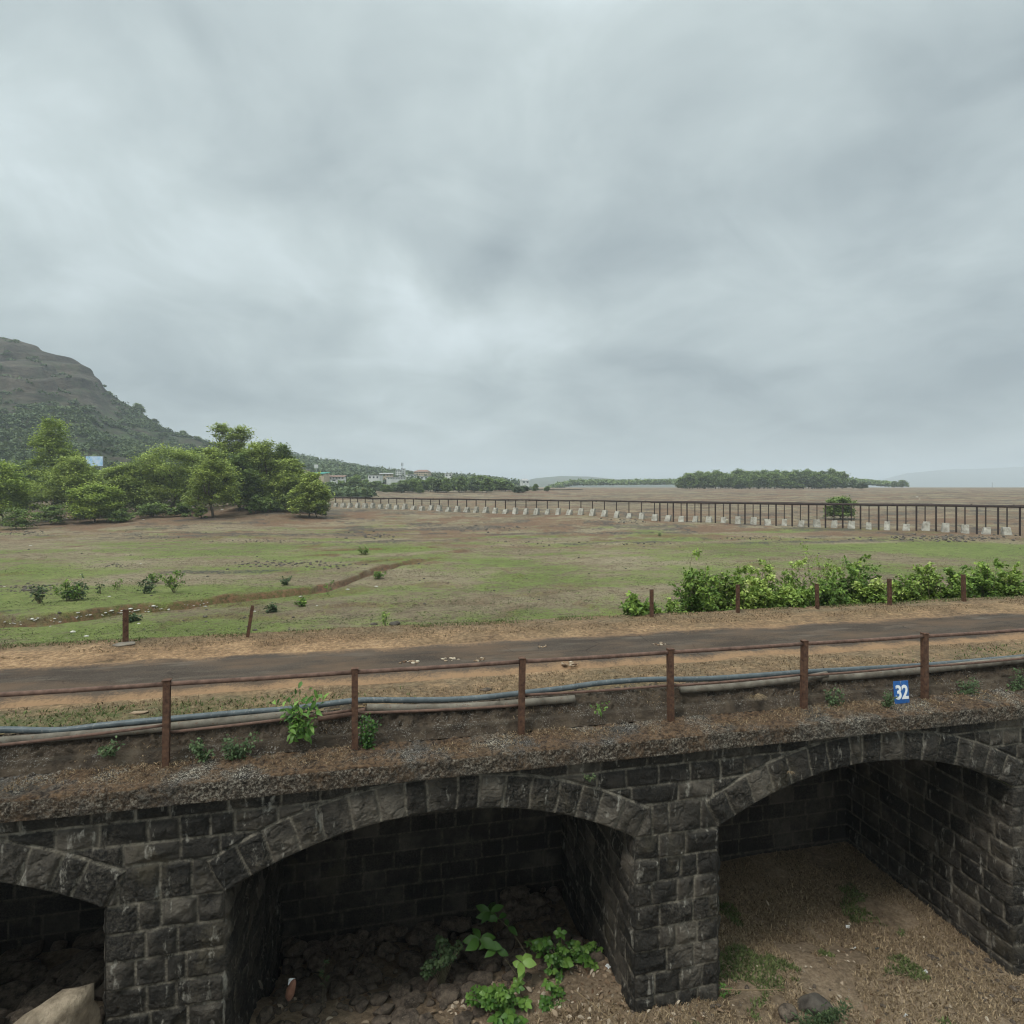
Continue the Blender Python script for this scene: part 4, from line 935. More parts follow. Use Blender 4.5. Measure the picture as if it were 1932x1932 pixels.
for pv in range(5):
    sel = Fq[fp == pv]
    if not len(sel): continue
    if pv >= 2: emit('arch_ring', V, sel, tone, mort, M['stone'])
    elif pv == 1: emit('spandrel_wall', V, sel, tone, mort, M['stone'])
    else:
        cxs = x[sel[:, 0]]
        for a, b in zip(brk[:-1], brk[1:]):
            m = (cxs >= a) & (cxs <= b)
            if m.any(): emit('pier_face', V, sel[m], tone, mort, M['stone'])
# panels: pier flanks, back walls, vaults
YB = 9.66
def panel(name, O, A_, B_, la, lb, z_edges, seed, nrm, amp=.04, step=.02, wr=(.3, .6), mat='stone_shaded'):
    na, nb_ = int(la / step), int(lb / step)
    u, v_ = np.meshgrid(np.linspace(0, la, na), np.linspace(0, lb, nb_)); u, v_ = u.ravel(), v_.ravel()
    ze = z_edges; rw = course_layout(ze, -.1, la + .1, seed, *wr)
    i_, e_, lx, lz, w, h = course_eval(u, v_, ze, rw, seed)
    e_ = np.maximum(e_, 0); rel = stone_relief(i_, lx, lz, w, h, e_, seed + 1, amp) * sstep(0.0, 0.03, u)
    P_ = np.asarray(O)[None, :] + u[:, None] * np.asarray(A_)[None, :] + v_[:, None] * np.asarray(B_)[None, :] + rel[:, None] * np.asarray(nrm)[None, :]
    Wd = np.stack([P_[:, 0] * U, P_[:, 1] * U, CZ + P_[:, 2] * U], 1) - bo
    return emit(name, Wd, grid_faces(nb_, na), tone_tab[(i_ * 7 + seed) % 3000], sstep(0.021, 0.007, e_), M[mat])
zb0 = -8.2
for bi, b in enumerate(bays):
    xl, xr = XC + PER * b - HS, XC + PER * b + HS
    ze = ZE[ZE <= -4.3] - zb0; ze = np.append(ze, 4.3)
    panel('pier_flank', (xr, YW - .004, zb0), (0, 1, 0), (0, 0, 1), YB - YW, ZSP - zb0, ze, 210 + bi, (-1, 0, 0), .05, mat='stone')
    panel('pier_flank', (xl, YW - .004, zb0), (0, 1, 0), (0, 0, 1), YB - YW, ZSP - zb0, ze, 220 + bi, (1, 0, 0), .06, mat='stone')
    ze2 = np.append(ZE, -3.0) - zb0
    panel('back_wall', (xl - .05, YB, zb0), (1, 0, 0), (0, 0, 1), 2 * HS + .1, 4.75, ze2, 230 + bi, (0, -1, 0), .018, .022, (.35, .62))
    na, ny = 90, 60
    an, yy = np.meshgrid(np.linspace(-HA, HA, na), np.linspace(0.012, YB - YW, ny)); an, yy = an.ravel(), yy.ravel()
    rd = RAD + .01 * (fbm(an * 14, yy * 3, 0, 3, 260) - .3)
    Wd = to_world(XC + PER * b + rd * np.sin(an), yy, ZCEN + rd * np.cos(an))
    emit('vault', Wd, grid_faces(ny, na), np.full(len(an), .5), np.zeros(len(an)), M['stone_shaded'])
# projecting foot course of the middle pier
mb = MB()
# ledge (coping) and kerb
prof = np.array([(6.66, -3.272), (6.49, -3.288), (6.474, -3.280), (6.470, -3.085), (6.485, -3.062), (6.75, -3.055), (6.97, -3.05), (7.0, -2.99), (7.02, -2.935), (7.08, -2.915), (7.18, -2.83), (7.30, -2.762), (7.50, -2.775)])
def resample(p, step):
    L = np.concatenate([[0], np.cumsum(np.linalg.norm(np.diff(p, axis=0), axis=1))]); n = int(L[-1] / step)
    s = np.linspace(0, L[-1], n); return np.stack([np.interp(s, L, p[:, 0]), np.interp(s, L, p[:, 1])], 1)
def sweep(name, p, x0, x1, step, amp, mat, seed, parent=bridge):
    pr = resample(p, step); tan = np.gradient(pr, axis=0); nr = np.stack([-tan[:, 1], tan[:, 0]], 1); nr /= np.linalg.norm(nr, axis=1)[:, None]
    xs = np.arange(x0, x1, step); X, I = np.meshgrid(xs, np.arange(len(pr))); X = X.ravel(); I = I.ravel()
    y0, z0 = pr[I, 0], pr[I, 1]
    d = amp * ((fbm(X * 1.6, y0 * 1.6, z0 * 1.6, 3, seed) - .5) * 1.2 + (fbm(X * 12, y0 * 12, z0 * 12, 3, seed + 1, .6) - .5) * 1.9 + (vnoise(X * 40, y0 * 40, z0 * 40, seed + 2) - .5) * .7 + .5 * sstep(.62, .8, vnoise(X * 24, y0 * 24, z0 * 24, seed + 7)))
    env = np.ones(len(pr)); env[:int(.2 / step)] = .25
    d = d * env[I]
    y1 = y0 + nr[I, 0] * d; z1 = z0 + nr[I, 1] * d
    Wd = np.stack([X * U, y1 * U, CZ + z1 * U], 1) - bo
    return link(name, raw_mesh(name, Wd, [grid_faces(len(pr), len(xs))], mat, {'tone': d * 0 + .5, 'face': ((z0 < -3.075) & (z0 > -3.3) & (y0 < 6.6)).astype(float) if name == 'coping' else d * 0}), parent)
sweep('coping', prof[:7], XL, XR_, 0.0125, 0.026, M['concrete'], 500)
sweep('kerb', prof[6:], XL, XR_, 0.0135, 0.05, M['kerb'], 520)

# ------------------------------------------------------------------ railing
D0 = 6.90; SPX = .2885 * D0; X0 = -.0641 * D0
HT, HLW = .3124 * D0, .3765 * D0
rail = empty('railing', (X0 * U, D0 * U, CZ - 3.07 * U)); tag(rail, 'rusty iron railing with square posts and two thin rails along the ledge', 'railing')
ro = np.array([X0 * U, D0 * U, CZ - 3.07 * U])
def W3(x, y, z): return np.array([x * U, y * U, CZ + z * U]) - ro
for i in range(-4, 7):
    px_ = X0 + SPX * i; zt_ = -HT + .042; zb_ = -3.16
    b = MB(); hgt = (zt_ - zb_) * U; c = W3(px_, D0, (zt_ + zb_) / 2); wl_ = .072
    tl = (0.0, [0.0, .018, -.012, .014, -.004, .010][i % 6])
    # angle iron post: two plates
    b.box(c + np.array([0, -.035, 0]), (wl_ + .015, .014, hgt), 0, tilt=tl, bev=.003); b.box(c + np.array([-.042, .006, 0]), (.014, .085, hgt - .004), 0, tilt=tl, bev=.003)
    b.box(c + np.array([.0, .03, 0]), (wl_, .012, hgt - .01), 0, tilt=tl, bev=.003)
    b.box(c + np.array([0, 0, hgt / 2 + .004]), (.112, .104, .012), 0, bev=.003)
    for zz in (hgt / 2 - .075, -hgt / 2 + (HT * 0 + 3.16 - HLW) * U): b.tube([c + np.array([.02, -.05, zz]), c + np.array([.02, -.035, zz])], .014, 6)
    b.build('post', M['rust'], rail, False)
for i in range(-4, 6):
    a, c = X0 + SPX * i, X0 + SPX * (i + 1); xs = np.linspace(a + .02, c - .02, 9); t = np.linspace(0, 1, 9)
    sag = -.004 * np.sin(t * math.pi)
    b = MB(); b.tube([W3(xx, D0, -HT + s) for xx, s in zip(xs, sag)], .033, 10)
    k0 = .35 + .3 * ((i * 37) % 10) / 10; kx = a + (c - a) * k0; b.tube([W3(kx, D0, -HT - .008), W3(kx + .05, D0, -HT - .008)], .033, 10)
    b.build('top_rail', M['rust_rail'], rail)
    za, zc_ = {-2: (-.392, -.379), -1: (-.391, -.378), 0: (-.3835, -.392), 1: (-.374, -.3765)}.get(i, (-.3775, -.3755))
    b = MB(); b.tube([W3(xx, D0 + .03, D0 * (za * (1 - s) + zc_ * s) - .01 * math.sin(s * math.pi)) for xx, s in zip(xs, t)], .021, 10)
    b.build('lower_rail', M['rust_rail'], rail)

# ------------------------------------------------------------------ hose and pipes on the kerb
def catmull(P, n):
    P = np.asarray(P, float); P = np.vstack([2 * P[0] - P[1], P, 2 * P[-1] - P[-2]]); out = []
    for i in range(1, len(P) - 2):
        for t in np.linspace(0, 1, n, endpoint=False):
            out.append(.5 * ((2 * P[i]) + (-P[i - 1] + P[i + 1]) * t + (2 * P[i - 1] - 5 * P[i] + 4 * P[i + 1] - P[i + 2]) * t * t + (-P[i - 1] + 3 * P[i] - 3 * P[i + 1] + P[i + 2]) * t ** 3))
    out.append(P[-2]); return np.array(out)
hp = [(-330, 1385), (-120, 1384), (0, 1377), (110, 1378), (200, 1368), (315, 1357), (450, 1345), (560, 1336), (670, 1322), (760, 1321), (850, 1320), (920, 1315), (988, 1307), (1060, 1299), (1130, 1289), (1224, 1282), (1320, 1281), (1420, 1275), (1514, 1268), (1620, 1262), (1742, 1255), (1850, 1246), (1932, 1239), (2080, 1228), (2300, 1212)]
hpts = [at_Y(a, b, 7.23 * U) for a, b in hp]
o0 = hpts[0].copy()
ho = MB().tube(catmull(hpts, 6) - o0, .046, 12).build('hose', M['hose'], None, True, o0)
tag(ho, 'long blue grey plastic hose winding along the top of the kerb behind the railing', 'hose')
def lay_pipe(pts, r, label, cat='pipe', mat='cement_pipe', Y=7.17, name='pipe'):
    P = [at_Y(a, b, Y * U) for a, b in pts]; o0 = P[0].copy()
    mb = MB(); C = catmull(P, 5) - o0; mb.tube(C, r, 14, .5, True)
    o = mb.build(name, M[mat], None, True, o0); tag(o, label, cat); return o
lay_pipe([(-280, 1412), (-60, 1402), (30, 1396), (160, 1386), (315, 1372), (430, 1360), (545, 1349)], .060, 'dusty pale cement pipe lying under the hose at the left end of the kerb')
lay_pipe([(600, 1356), (650, 1348), (690, 1340)], .045, 'short brown pipe stub beside the green creeper', mat='rust_rail')
lay_pipe([(692, 1335), (780, 1336), (880, 1333), (985, 1326), (1084, 1318)], .060, 'dusty pale pipe lying between the creeper post and the next post')
lay_pipe([(1283, 1302), (1400, 1293), (1510, 1280), (1560, 1272)], .056, 'greenish pale pipe between the third and fourth visible posts', Y=7.15)
lay_pipe([(1548, 1279), (1650, 1272), (1742, 1264), (1850, 1252), (1932, 1244), (2100, 1228), (2260, 1214)], .070, 'thick pale grey pipe lying above the blue number plate')

# ------------------------------------------------------------------ number plate 32
sp_ = at_Y(1702, 1327, 6.80 * U); t = empty('number_sign', sp_, R(-4)); tag(t, 'blue number plate reading 32 in white, propped against the kerb', 'sign')
t.rotation_euler = (R(-6), R(1.5), R(2))
sw, sh = .335, .40
b = MB(); b.box((0, 0, sh / 2), (sw, .008, sh), bev=.002); b.build('plate', M['sign_blue'], t, False)
tx = bpy.data.curves.new('digits', 'FONT'); tx.body = '32'; tx.size = .34; tx.align_x = 'CENTER'; tx.offset = .010; tx.extrude = .0015; tx.space_character = .95
to = bpy.data.objects.new('digits_tmp', tx); col.objects.link(to)
dg = bpy.context.evaluated_depsgraph_get(); me = bpy.data.meshes.new_from_object(to.evaluated_get(dg)); me.name = 'digits'
bpy.data.objects.remove(to); me.materials.clear(); me.materials.append(M['sign_white'])
o = link('digits', me, t); o.location = (.004, -.0075, .085); o.rotation_euler = (R(90), 0, 0); o.scale = (.90, 1.0, 1)
mb = MB(); mb.tube([(.0, -.006, .40), (-.01, -.007, .34), (.01, -.007, .33)], .003, 5); mb.build('wire', M['steel'], t)

# ------------------------------------------------------------------ posts beyond the road
FP = [(237, 1212, 1150, .115, 0.0, 'thick upright rusty post at the far roadside on the left'), (470, 1208, 1142, .075, .16, 'thin rusty post leaning right at the far roadside'), (1230, 1170, 1112, .09, .0, 'rusty post beside the small bush at the far roadside'),
      (1393, 1155, 1103, .085, .0, 'rusty post in front of the darkest roadside bush'), (1543, 1156, 1101, .075, -.03, 'rusty post half sunk in pale leaves near the middle of the bushes'), (1680, 1142, 1092, .085, -.02, 'rusty post between the dense bushes and the gap'), (1820, 1134, 1084, .085, -.03, 'rusty post nearest the right end of the bushes')]
for (px, by, ty, wd, ln, lab) in FP:
    p = at_Y(px, by, 11.15 * U); z = float(plateau(np.array([p[0]]), np.array([p[1]]))[0]); Z = p @ FW
    H = CZ + (HY - ty) / FPX * Z - z
    V = MB(); n = 9; V.box((0, 0, H / 2 - .15), (wd, .02, H + .3), bev=.004, tilt=(0, ln)); V.box((-wd / 2 + .01 , .045, H / 2 - .15), (.018, .085, H + .29), bev=.003, tilt=(0, ln))
    for zz in (.35, .7): V.tube([(ln * (zz * H - H / 2) + .0, -.03, zz * H), (ln * (zz * H - H / 2), -.008, zz * H)], .012, 6)
    o = V.build('fence_post', M['rust'], None, False, (p[0], p[1], z)); o.rotation_euler[2] = .1 if wd > .1 else -.2; tag(o, lab, 'post', 'old fence posts beyond the road')

# ------------------------------------------------------------------ bushes beyond the road
def bush(px, by, ty, wpx, Yp, mat, seed, label, nst=16, leafs=2600, size=.11, gap=.0, name='bush', zfix=None, wid=1.25):
    r = np.random.default_rng(seed)
    p = at_Y(px, by, Yp); z = float(plateau(np.array([p[0]]), np.array([p[1]]))[0]) if zfix is None else zfix; Z = p @ FW
    H = CZ + (HY - ty) / FPX * Z - z; W = wpx / FPX * Z
    t = empty(name, (p[0], p[1], z)); tag(t, label, 'bush')
    mb = MB(); P = []; Dv = []; tn = []
    for s in range(nst):
        a = r.random() * 6.28; lean = r.random() ** .7; L = H * (.66 + .50 * r.random() ** 1.6) * (1 - .25 * lean)
        tip = np.array([math.cos(a) * W * .5 * lean, math.sin(a) * W * .38 * lean, L])
        n = 9; tt = np.linspace(0, 1, n)[:, None]; o_ = np.array([math.cos(a), math.sin(a), 0]) * .1 * W * r.random()
        C = tip * tt + o_ * np.sin(tt * math.pi) + np.array([0, 0, -.1]) * (1 - tt) + r.normal(size=(n, 3)) * .02 * H * tt
        mb.tube(C, np.linspace(.016, .004, n), 5, .5, False)
        pale = r.random() ** 2.2
        for q_ in range(7):
            t0 = .22 + .78 * r.random(); b0 = np.array([np.interp(t0, tt[:, 0], C[:, j]) for j in range(3)])
            dd = r.normal(size=3); dd[2] = abs(dd[2]) * .6 + .1; dd /= np.linalg.norm(dd); tl = .28 * H * (1.15 - t0 * .6) * (.5 + r.random())
            m = 6; T2 = np.linspace(0, 1, m)[:, None]; C2 = b0 + dd * tl * T2 + np.array([0, 0, -.12 * tl]) * T2 ** 2
            mb.tube(C2, np.linspace(.006, .002, m), 4, .5, False)
            k_ = max(4, int(leafs / nst / 7)); u = (.15 + .85 * r.random(k_))
            B0 = b0 + dd * tl * u[:, None] + r.normal(size=(k_, 3)) * .035
            DD = dd + r.normal(size=(k_, 3)) * .75; DD[:, 2] -= .1
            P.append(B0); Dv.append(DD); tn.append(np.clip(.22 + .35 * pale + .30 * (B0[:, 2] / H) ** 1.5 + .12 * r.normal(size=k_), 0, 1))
    P = np.concatenate(P); P[:, 2] = np.maximum(P[:, 2], .03); Dv = np.concatenate(Dv); tn = np.concatenate(tn)
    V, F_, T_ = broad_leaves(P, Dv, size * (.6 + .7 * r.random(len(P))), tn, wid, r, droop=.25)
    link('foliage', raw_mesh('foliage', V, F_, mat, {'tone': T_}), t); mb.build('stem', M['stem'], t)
    return t
BU, BD = M['bush'], M['bush_dark']
BUSH = [(1205, 1170, 1125, 75, 15.1, BD, 'small dark green bush at the left end of the roadside bushes', 10, 700, .13),
 (1255, 1168, 1130, 48, 15.3, BU, 'little sparse sapling right of the first far post of the bushes', 7, 300, .11),
 (1318, 1160, 1052, 150, 16.2, BD, 'dark open bush with visible stems left of the dense bushes', 18, 2600, .12),
 (1370, 1160, 1040, 110, 16.6, BU, 'tall green bush with one raised tuft on its top', 16, 2600, .12),
 (1425, 1158, 1062, 120, 16.0, BU, 'broad leafy bush just right of the raised tuft', 18, 2800, .12),
 (1415, 1160, 1105, 80, 15.2, BU, 'low pale leaved bush at the foot of the second far post', 12, 1400, .13),
 (1490, 1156, 1050, 130, 16.5, BU, 'tall yellow green bush in the middle of the row', 18, 2800, .12),
 (1480, 1158, 1100, 100, 15.3, BU, 'low bush with large pale leaves facing the road', 14, 2000, .15),
 (1550, 1152, 1045, 90, 17.0, BU, 'thin pale shrub whose bare twigs rise above the row', 14, 900, .09),
 (1560, 1154, 1090, 110, 15.6, BD, 'leafy dark bush right of the sunken post', 16, 2200, .13),
 (1618, 1150, 1055, 110, 16.3, BD, 'dense dark green bush before the gap in the row', 18, 2800, .12),
 (1640, 1148, 1100, 100, 15.4, BU, 'low bush with silvery leaves before the gap', 14, 2000, .13),
 (1705, 1142, 1085, 80, 15.5, BU, 'yellow leaved low bush in the gap beside the post', 14, 1100, .12),
 (1760, 1140, 1068, 95, 15.9, BU, 'leafy bush with bright tips right of the gap', 16, 2400, .12),
 (1800, 1138, 1072, 70, 15.7, BD, 'green bush left of the last far post', 14, 1700, .12),
 (1862, 1134, 1060, 110, 16.0, BD, 'tall dark green bush right of the last far post', 18, 2800, .12),
 (1915, 1132, 1080, 90, 15.5, BU, 'pale green bush at the right edge of the photo', 14, 2000, .12),
 (1990, 1128, 1070, 110, 15.8, BU, 'leafy bush just past the right edge of the photo', 14, 1800, .12)]
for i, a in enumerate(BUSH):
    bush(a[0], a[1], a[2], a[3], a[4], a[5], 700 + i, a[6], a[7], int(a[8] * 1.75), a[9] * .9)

# small bushes and saplings of the field
FB = [(74, 1139, 1100, 30, 'dull green twiggy bush left of the leafy pair', 0, 300), (125, 1134, 1092, 60, 'leafy round bush on the grass left of the gully', 1, 700), (146, 1132, 1092, 40, 'yellow green bush touching the round one', 0, 380), (223, 1114, 1088, 15, 'thin single sapling between the two bush groups', 1, 60),
      (190, 1120, 1096, 8, 'bare little shoot left of the thin sapling', 0, 14), (276, 1120, 1093, 44, 'brownish twiggy bush beside a white stone', 0, 380), (292, 1100, 1078, 26, 'leafy shrub behind the brownish bush', 1, 260), (329, 1118, 1073, 38, 'taller leafy shrub with light tips right of the brownish bush', 1, 460),
      (540, 1104, 1088, 24, 'small grey green tussock bush in mid field', 0, 120), (618, 1120, 1092, 20, 'thin sapling beside the red gully', 1, 60), (515, 1155, 1138, 28, 'low dry bush right of the leaning post', 0, 120), (570, 1144, 1128, 34, 'flat green bush below the gully end', 1, 160),
      (716, 1092, 1074, 36, 'low green bush on the gully bank', 1, 180), (728, 1182, 1150, 18, 'thin sapling beside dark rocks near the road', 1, 50), (250, 1172, 1158, 50, 'low grey scrub behind the thick upright post', 0, 200), (1245, 1012, 1004, 12, 'tiny bush by the pipeline footing', 0, 60), (690, 1045, 1030, 40, 'green scrub strip at the upper gully', 1, 220)]
for i, (px, by, ty, w, lab, lf, n) in enumerate(FB):
    p = hit(px, by); Z = p @ FW
    bush(px, by, ty, w, p[1], BD if lf else M['creeper'], 800 + i, lab, 9 if n > 100 else 3, n, .16 if n > 100 else .13, name='bush' if w > 22 else 'sapling', zfix=p[2])

# ------------------------------------------------------------------ rocks
bm = bmesh.new(); bmesh.ops.create_icosphere(bm, subdivisions=3, radius=1.0); IV = np.array([v.co[:] for v in bm.verts]); IF = np.array([[v.index for v in f.verts] for f in bm.faces]); bm.free()
bm = bmesh.new(); bmesh.ops.create_icosphere(bm, subdivisions=1, radius=1.0); SV = np.array([v.co[:] for v in bm.verts]); SFc = np.array([[v.index for v in f.verts] for f in bm.faces]); bm.free()
def rock_v(seed, size, base=IV, planes=9, rough=.05):
    r = np.random.default_rng(seed); V = base.copy()
    for _ in range(planes):
        n = r.normal(size=3); n /= np.linalg.norm(n); d = .55 + .3 * r.random(); s = V @ n; V = V - np.clip(s - d, 0, None)[:, None] * n
    V = V * (1 + rough * 3 * (fbm(V[:, 0] * 3.2 + seed, V[:, 1] * 2.5, V[:, 2] * 2.5, 3, seed) - .5)[:, None])
    a = r.random() * 6.28; ca, sa = math.cos(a), math.sin(a)
    V = V @ np.array([[ca, -sa, 0], [sa, ca, 0], [0, 0, 1]]).T
    return V * np.asarray(size)
def one_rock(name, loc, size, mat, seed, label, cat='rock', rot=(0, 0, 0)):
    mb = MB(); mb.add(rock_v(seed, size), IF); o = mb.build(name, M[mat], None, True, loc); o.rotation_euler = rot; tag(o, label, cat); return o
mb = MB(); r4 = np.random.default_rng(44)
def rubble_rock(x, y, s, sq=.7, dz=0.0):
    z = float(ravine(np.array([x]), np.array([y]))[0]) + dz
    V = rock_v(int(r4.integers(1e6)), np.array([s * (1 + .4 * r4.random()), s * (.8 + .4 * r4.random()), s * sq]), IV if s > .09 else SV, 13, .07)
    mb.add(V + np.array([x, y, z + s * sq * .45]), IF if s > .09 else SFc, r4.random())
for i in range(520):   # middle bay: heap against the back wall
    x = (-1.65 + 4.4 * r4.random()) * U; y = (9.62 - 2.7 * r4.random() ** 1.25) * U
    hgt = .20 * U * sstep(8.2, 9.6, y / U)
    if x / U > 1.2 and y / U < 7.4: continue
    rubble_rock(x, y, float(.04 + .15 * r4.random() ** 2 * (1 if y < 8.0 * U else 1.25)), dz=float(hgt) * r4.random() * 1.6)
for i in range(150):   # left bay
    x = (-6.5 + 3.5 * r4.random()) * U; y = (9.6 - 2.8 * r4.random()) * U
    rubble_rock(x, y, float(.10 + .22 * r4.random()), dz=.25 * r4.random())
for i in range(260):
    x = (-2 + 11 * r4.random()) * U; y = (5.2 + 1.6 * r4.random()) * U
    rubble_rock(x, y, float(.015 + .04 * r4.random() ** 2))
for i in range(60):
    x = (7.7 + .9 * r4.random()) * U; y = (6.2 + .9 * r4.random()) * U; rubble_rock(x, y, float(.02 + .06 * r4.random() ** 2), .7)
tag(mb.build('rubble', M['rubble'], None, False), 'heap of dark brown broken rocks inside and before the arches', kind='stuff')
# boulders
p = at_Y(62, 1992, 6.1 * U); one_rock('boulder', (p[0], p[1], p[2] - .05), (.90, .60, .57), 'boulder', 12, 'large pale tan boulder leaning on the left pier foot', 'boulder', (0.1, -.5, .35))
p = at_Y(1538, 1915, 6.25 * U); p[2] = float(ravine(p[:1], p[1:2])[0]); one_rock('boulder', (p[0], p[1], p[2] + .08), (.30, .24, .22), 'greyrock', 13, 'pale grey rounded rock topped with weeds before the right arch', 'boulder')
p = at_Y(1488, 1928, 6.2 * U); p[2] = float(ravine(p[:1], p[1:2])[0]); one_rock('rock', (p[0], p[1], p[2] + .04), (.16, .14, .12), 'rubble', 14, 'dark rock left of the weed topped boulder', 'rock')
p = at_Y(549, 1868, 7.3 * U); one_rock('rock', p, (.075, .07, .17), 'redrock', 15, 'upright reddish rock at the left side of the middle arch', 'rock', (0, .3, 0))
# field rocks as one mass, white stones too
mb = MB(); r5 = np.random.default_rng(45)
def frock(px, py, s, sq=.5, jit=0.0):
    p = hit(px, py); V = rock_v(int(r5.integers(1e6)), np.array([s * 1.3, s, s * sq]), SV, 4, .1); mb.add(V + p + np.array([0, 0, s * sq * .3]), SFc, r5.random())
for (a, b, c, d, n, s0, s1) in [(0, 130, 1103, 1122, 70, .08, .35), (440, 690, 1057, 1073, 110, .08, .40), (250, 330, 1008, 1020, 30, .1, .4), (190, 250, 1064, 1072, 16, .08, .3), (1370, 1500, 1010, 1022, 30, .1, .4), (1640, 1932, 1010, 1022, 120, .15, .7), (640, 760, 1004, 1018, 40, .15, .6),
                               (880, 1250, 1018, 1034, 40, .1, .4), (720, 800, 1172, 1184, 0, .06, .14), (1400, 1530, 1096, 1110, 14, .06, .16), (0, 80, 1000, 1012, 30, .15, .5), (400, 640, 1016, 1026, 36, .1, .35), (860, 1000, 992, 1002, 30, .2, .7), (1130, 1230, 978, 990, 18, .2, .6)]:
    for i in range(int(n * 2.6)):
        gx, gy = (a + b) / 2 + (b - a) * .27 * r5.normal(), (c + d) / 2 + (d - c) * .24 * r5.normal(); frock(gx, gy, .42 * (s0 + (s1 - s0) * r5.random() ** 3), .8)
for i in range(420): frock(1932 * r5.random(), 975 + 215 * r5.random() ** 1.1, .03 + .10 * r5.random() ** 3, .7)
tag(mb.build('field_rubble', M['greyrock'], None, True), 'scatter of dark loose rocks lying over the reservoir bed', kind='stuff')
mb = MB()
for i in range(70):
    px = -30 + 430 * r5.random() ** 1.3; py = np.interp(px, [0, 110, 215, 330, 430], [1176, 1170, 1157, 1147, 1134]) + r5.normal() * 2.2; frock(px, py, .035 + .06 * r5.random() ** 2, .5)
for (px, py, s) in [(290, 1146, .22), (246, 1150, .2), (211, 1155, .22), (147, 1158, .16), (137, 1193, .25), (163, 1201, .2), (567, 1126, .2), (598, 1143, .12), (656, 1113, .25), (710, 1107, .22), (262, 1177, .14), (206, 1126, .18), (480, 1154, .16), (337, 1092, .18), (440, 1080, .2), (266, 1064, .2), (58, 1030, .3),
                    (155, 1093, .13), (152, 1084, .12), (8, 1107, .14), (60, 1170, .2), (385, 967, .5), (419, 962, .6), (632, 945, .4), (97, 980, .6), (110, 979, .5), (88, 984, .5), (125, 979, .5), (145, 977, .4), (270, 981, .4), (1372, 981, .35), (1730, 938, .9), (1735, 942, .6), (40, 1179, .12), (95, 1182, .1), (134, 1213, .1)]:
    frock(px, py, s * .58, .5)
tag(mb.build('white_stones', M['whitestone'], None, True), 'small white stones and scraps scattered along the gully and grass', kind='stuff')

# ------------------------------------------------------------------ grass, moss, litter
def blades(name, P, h, mat, label, r, lean=.5, wd=.012, tone=None):
    n = len(P); h = np.broadcast_to(h, (n,)); a = r.random(n) * 6.28; ln = lean * r.random(n)
    d = np.stack([np.cos(a) * ln, np.sin(a) * ln, np.ones(n)], 1); d /= np.linalg.norm(d, axis=1)[:, None]
    s = np.stack([-np.sin(a + r.normal(size=n)), np.cos(a + r.normal(size=n)), np.zeros(n)], 1) * (wd * (.5 + r.random(n)))[:, None]
    m = P + d * h[:, None] * .55; tp = P + d * h[:, None] + np.stack([np.cos(a), np.sin(a), -np.ones(n) * .4], 1) * h[:, None] * .25
    V = np.stack([P - s, P + s, m + s * .8, m - s * .8, tp], 1).reshape(-1, 3); o_ = (np.arange(n) * 5)[:, None]
    T_ = np.repeat(tone if tone is not None else r.random(n), 5)
    o = link(name, raw_mesh(name, V, [np.array([[0, 1, 2, 3]]) + o_, np.array([[3, 2, 4]]) + o_], mat, {'tone': T_}, False)); tag(o, label, kind='stuff'); return o
r6 = np.random.default_rng(46)
n = 300000; x = (-7 + 17.5 * r6.random(n)); y = (4.3 + 5.3 * r6.random(n))
keep = (fbm(x * 1.4, y * 1.4, 0, 4, 600) > .34 + .35 * (x < 3.2) * (y > 6.9)) & ~((x < 3.0) & (y > 7.4)); x, y = x[keep] * U, y[keep] * U
P = np.stack([x, y, ravine(x, y) - .01], 1)
gm_ = ((fbm(x * .8, y * .8, 0, 4, 610) > .60) & (y < 8.6 * U) & (x > 3.5 * U)) 
blades('dry_grass', P[~gm_], .035 + .075 * r6.random((~gm_).sum()), M['drygrass'], 'short dry grass on the ravine floor', r6, 1.9, .006)
blades('green_grass', P[gm_], .04 + .06 * r6.random(gm_.sum()), M['greengrass'], 'patches of low green weeds on the ravine floor', r6, 1.2, .012)
n = 170000; x = -12 + 36 * r6.random(n); y = 7.42 * U + (11.6 - 7.42) * U * r6.random(n)
keep = ((y < YR0 - .12) | (y > YR1 + .5)) & (fbm(x * .9, y * 1.6, 0, 4, 620) > .43); x, y = x[keep], y[keep]
blades('verge_grass', np.stack([x, y, plateau(x, y) - .008], 1), .02 + .05 * r6.random(len(x)) ** 1.5, M['drygrass'], 'thin dry grass along both road verges', r6, 1.5, .006, .08 + .50 * r6.random(len(x)))
n = 26000; x = -10 + 32 * r6.random(n); y = np.where(r6.random(n) < .4, 7.45 * U + .8 * r6.random(n), 11.2 * U + .9 * r6.random(n))
g_ = np.exp(-((x + 4.5) / 3.2) ** 2) * (y < 11) + np.exp(-((x - 16) / 3.5) ** 2) * (y < 11) + .9 * (y > 11)
keep = r6.random(n) < g_ * sstep(.4, .6, fbm(x, y * 1.5, 0, 3, 625)); x, y = x[keep], y[keep]
blades('verge_weeds', np.stack([x, y, plateau(x, y) - .008], 1), .03 + .06 * r6.random(len(x)), M['greengrass'], 'green weeds at the edges of the sandy verge', r6, 1.0, .009)
n = 120000; Zr = 28 + 60 * r6.random(n) ** 1.5; a = np.radians(-45 + 105 * r6.random(n)); x, y = Zr * np.sin(a), Zr * np.cos(a)
keep = fbm(x / 3, y / 2, 0, 4, 630) > .45; x, y = x[keep], y[keep]; zz = terrain(x, y)
gsel = fbm(x / 6, y / 4, 0, 3, 634) > .5
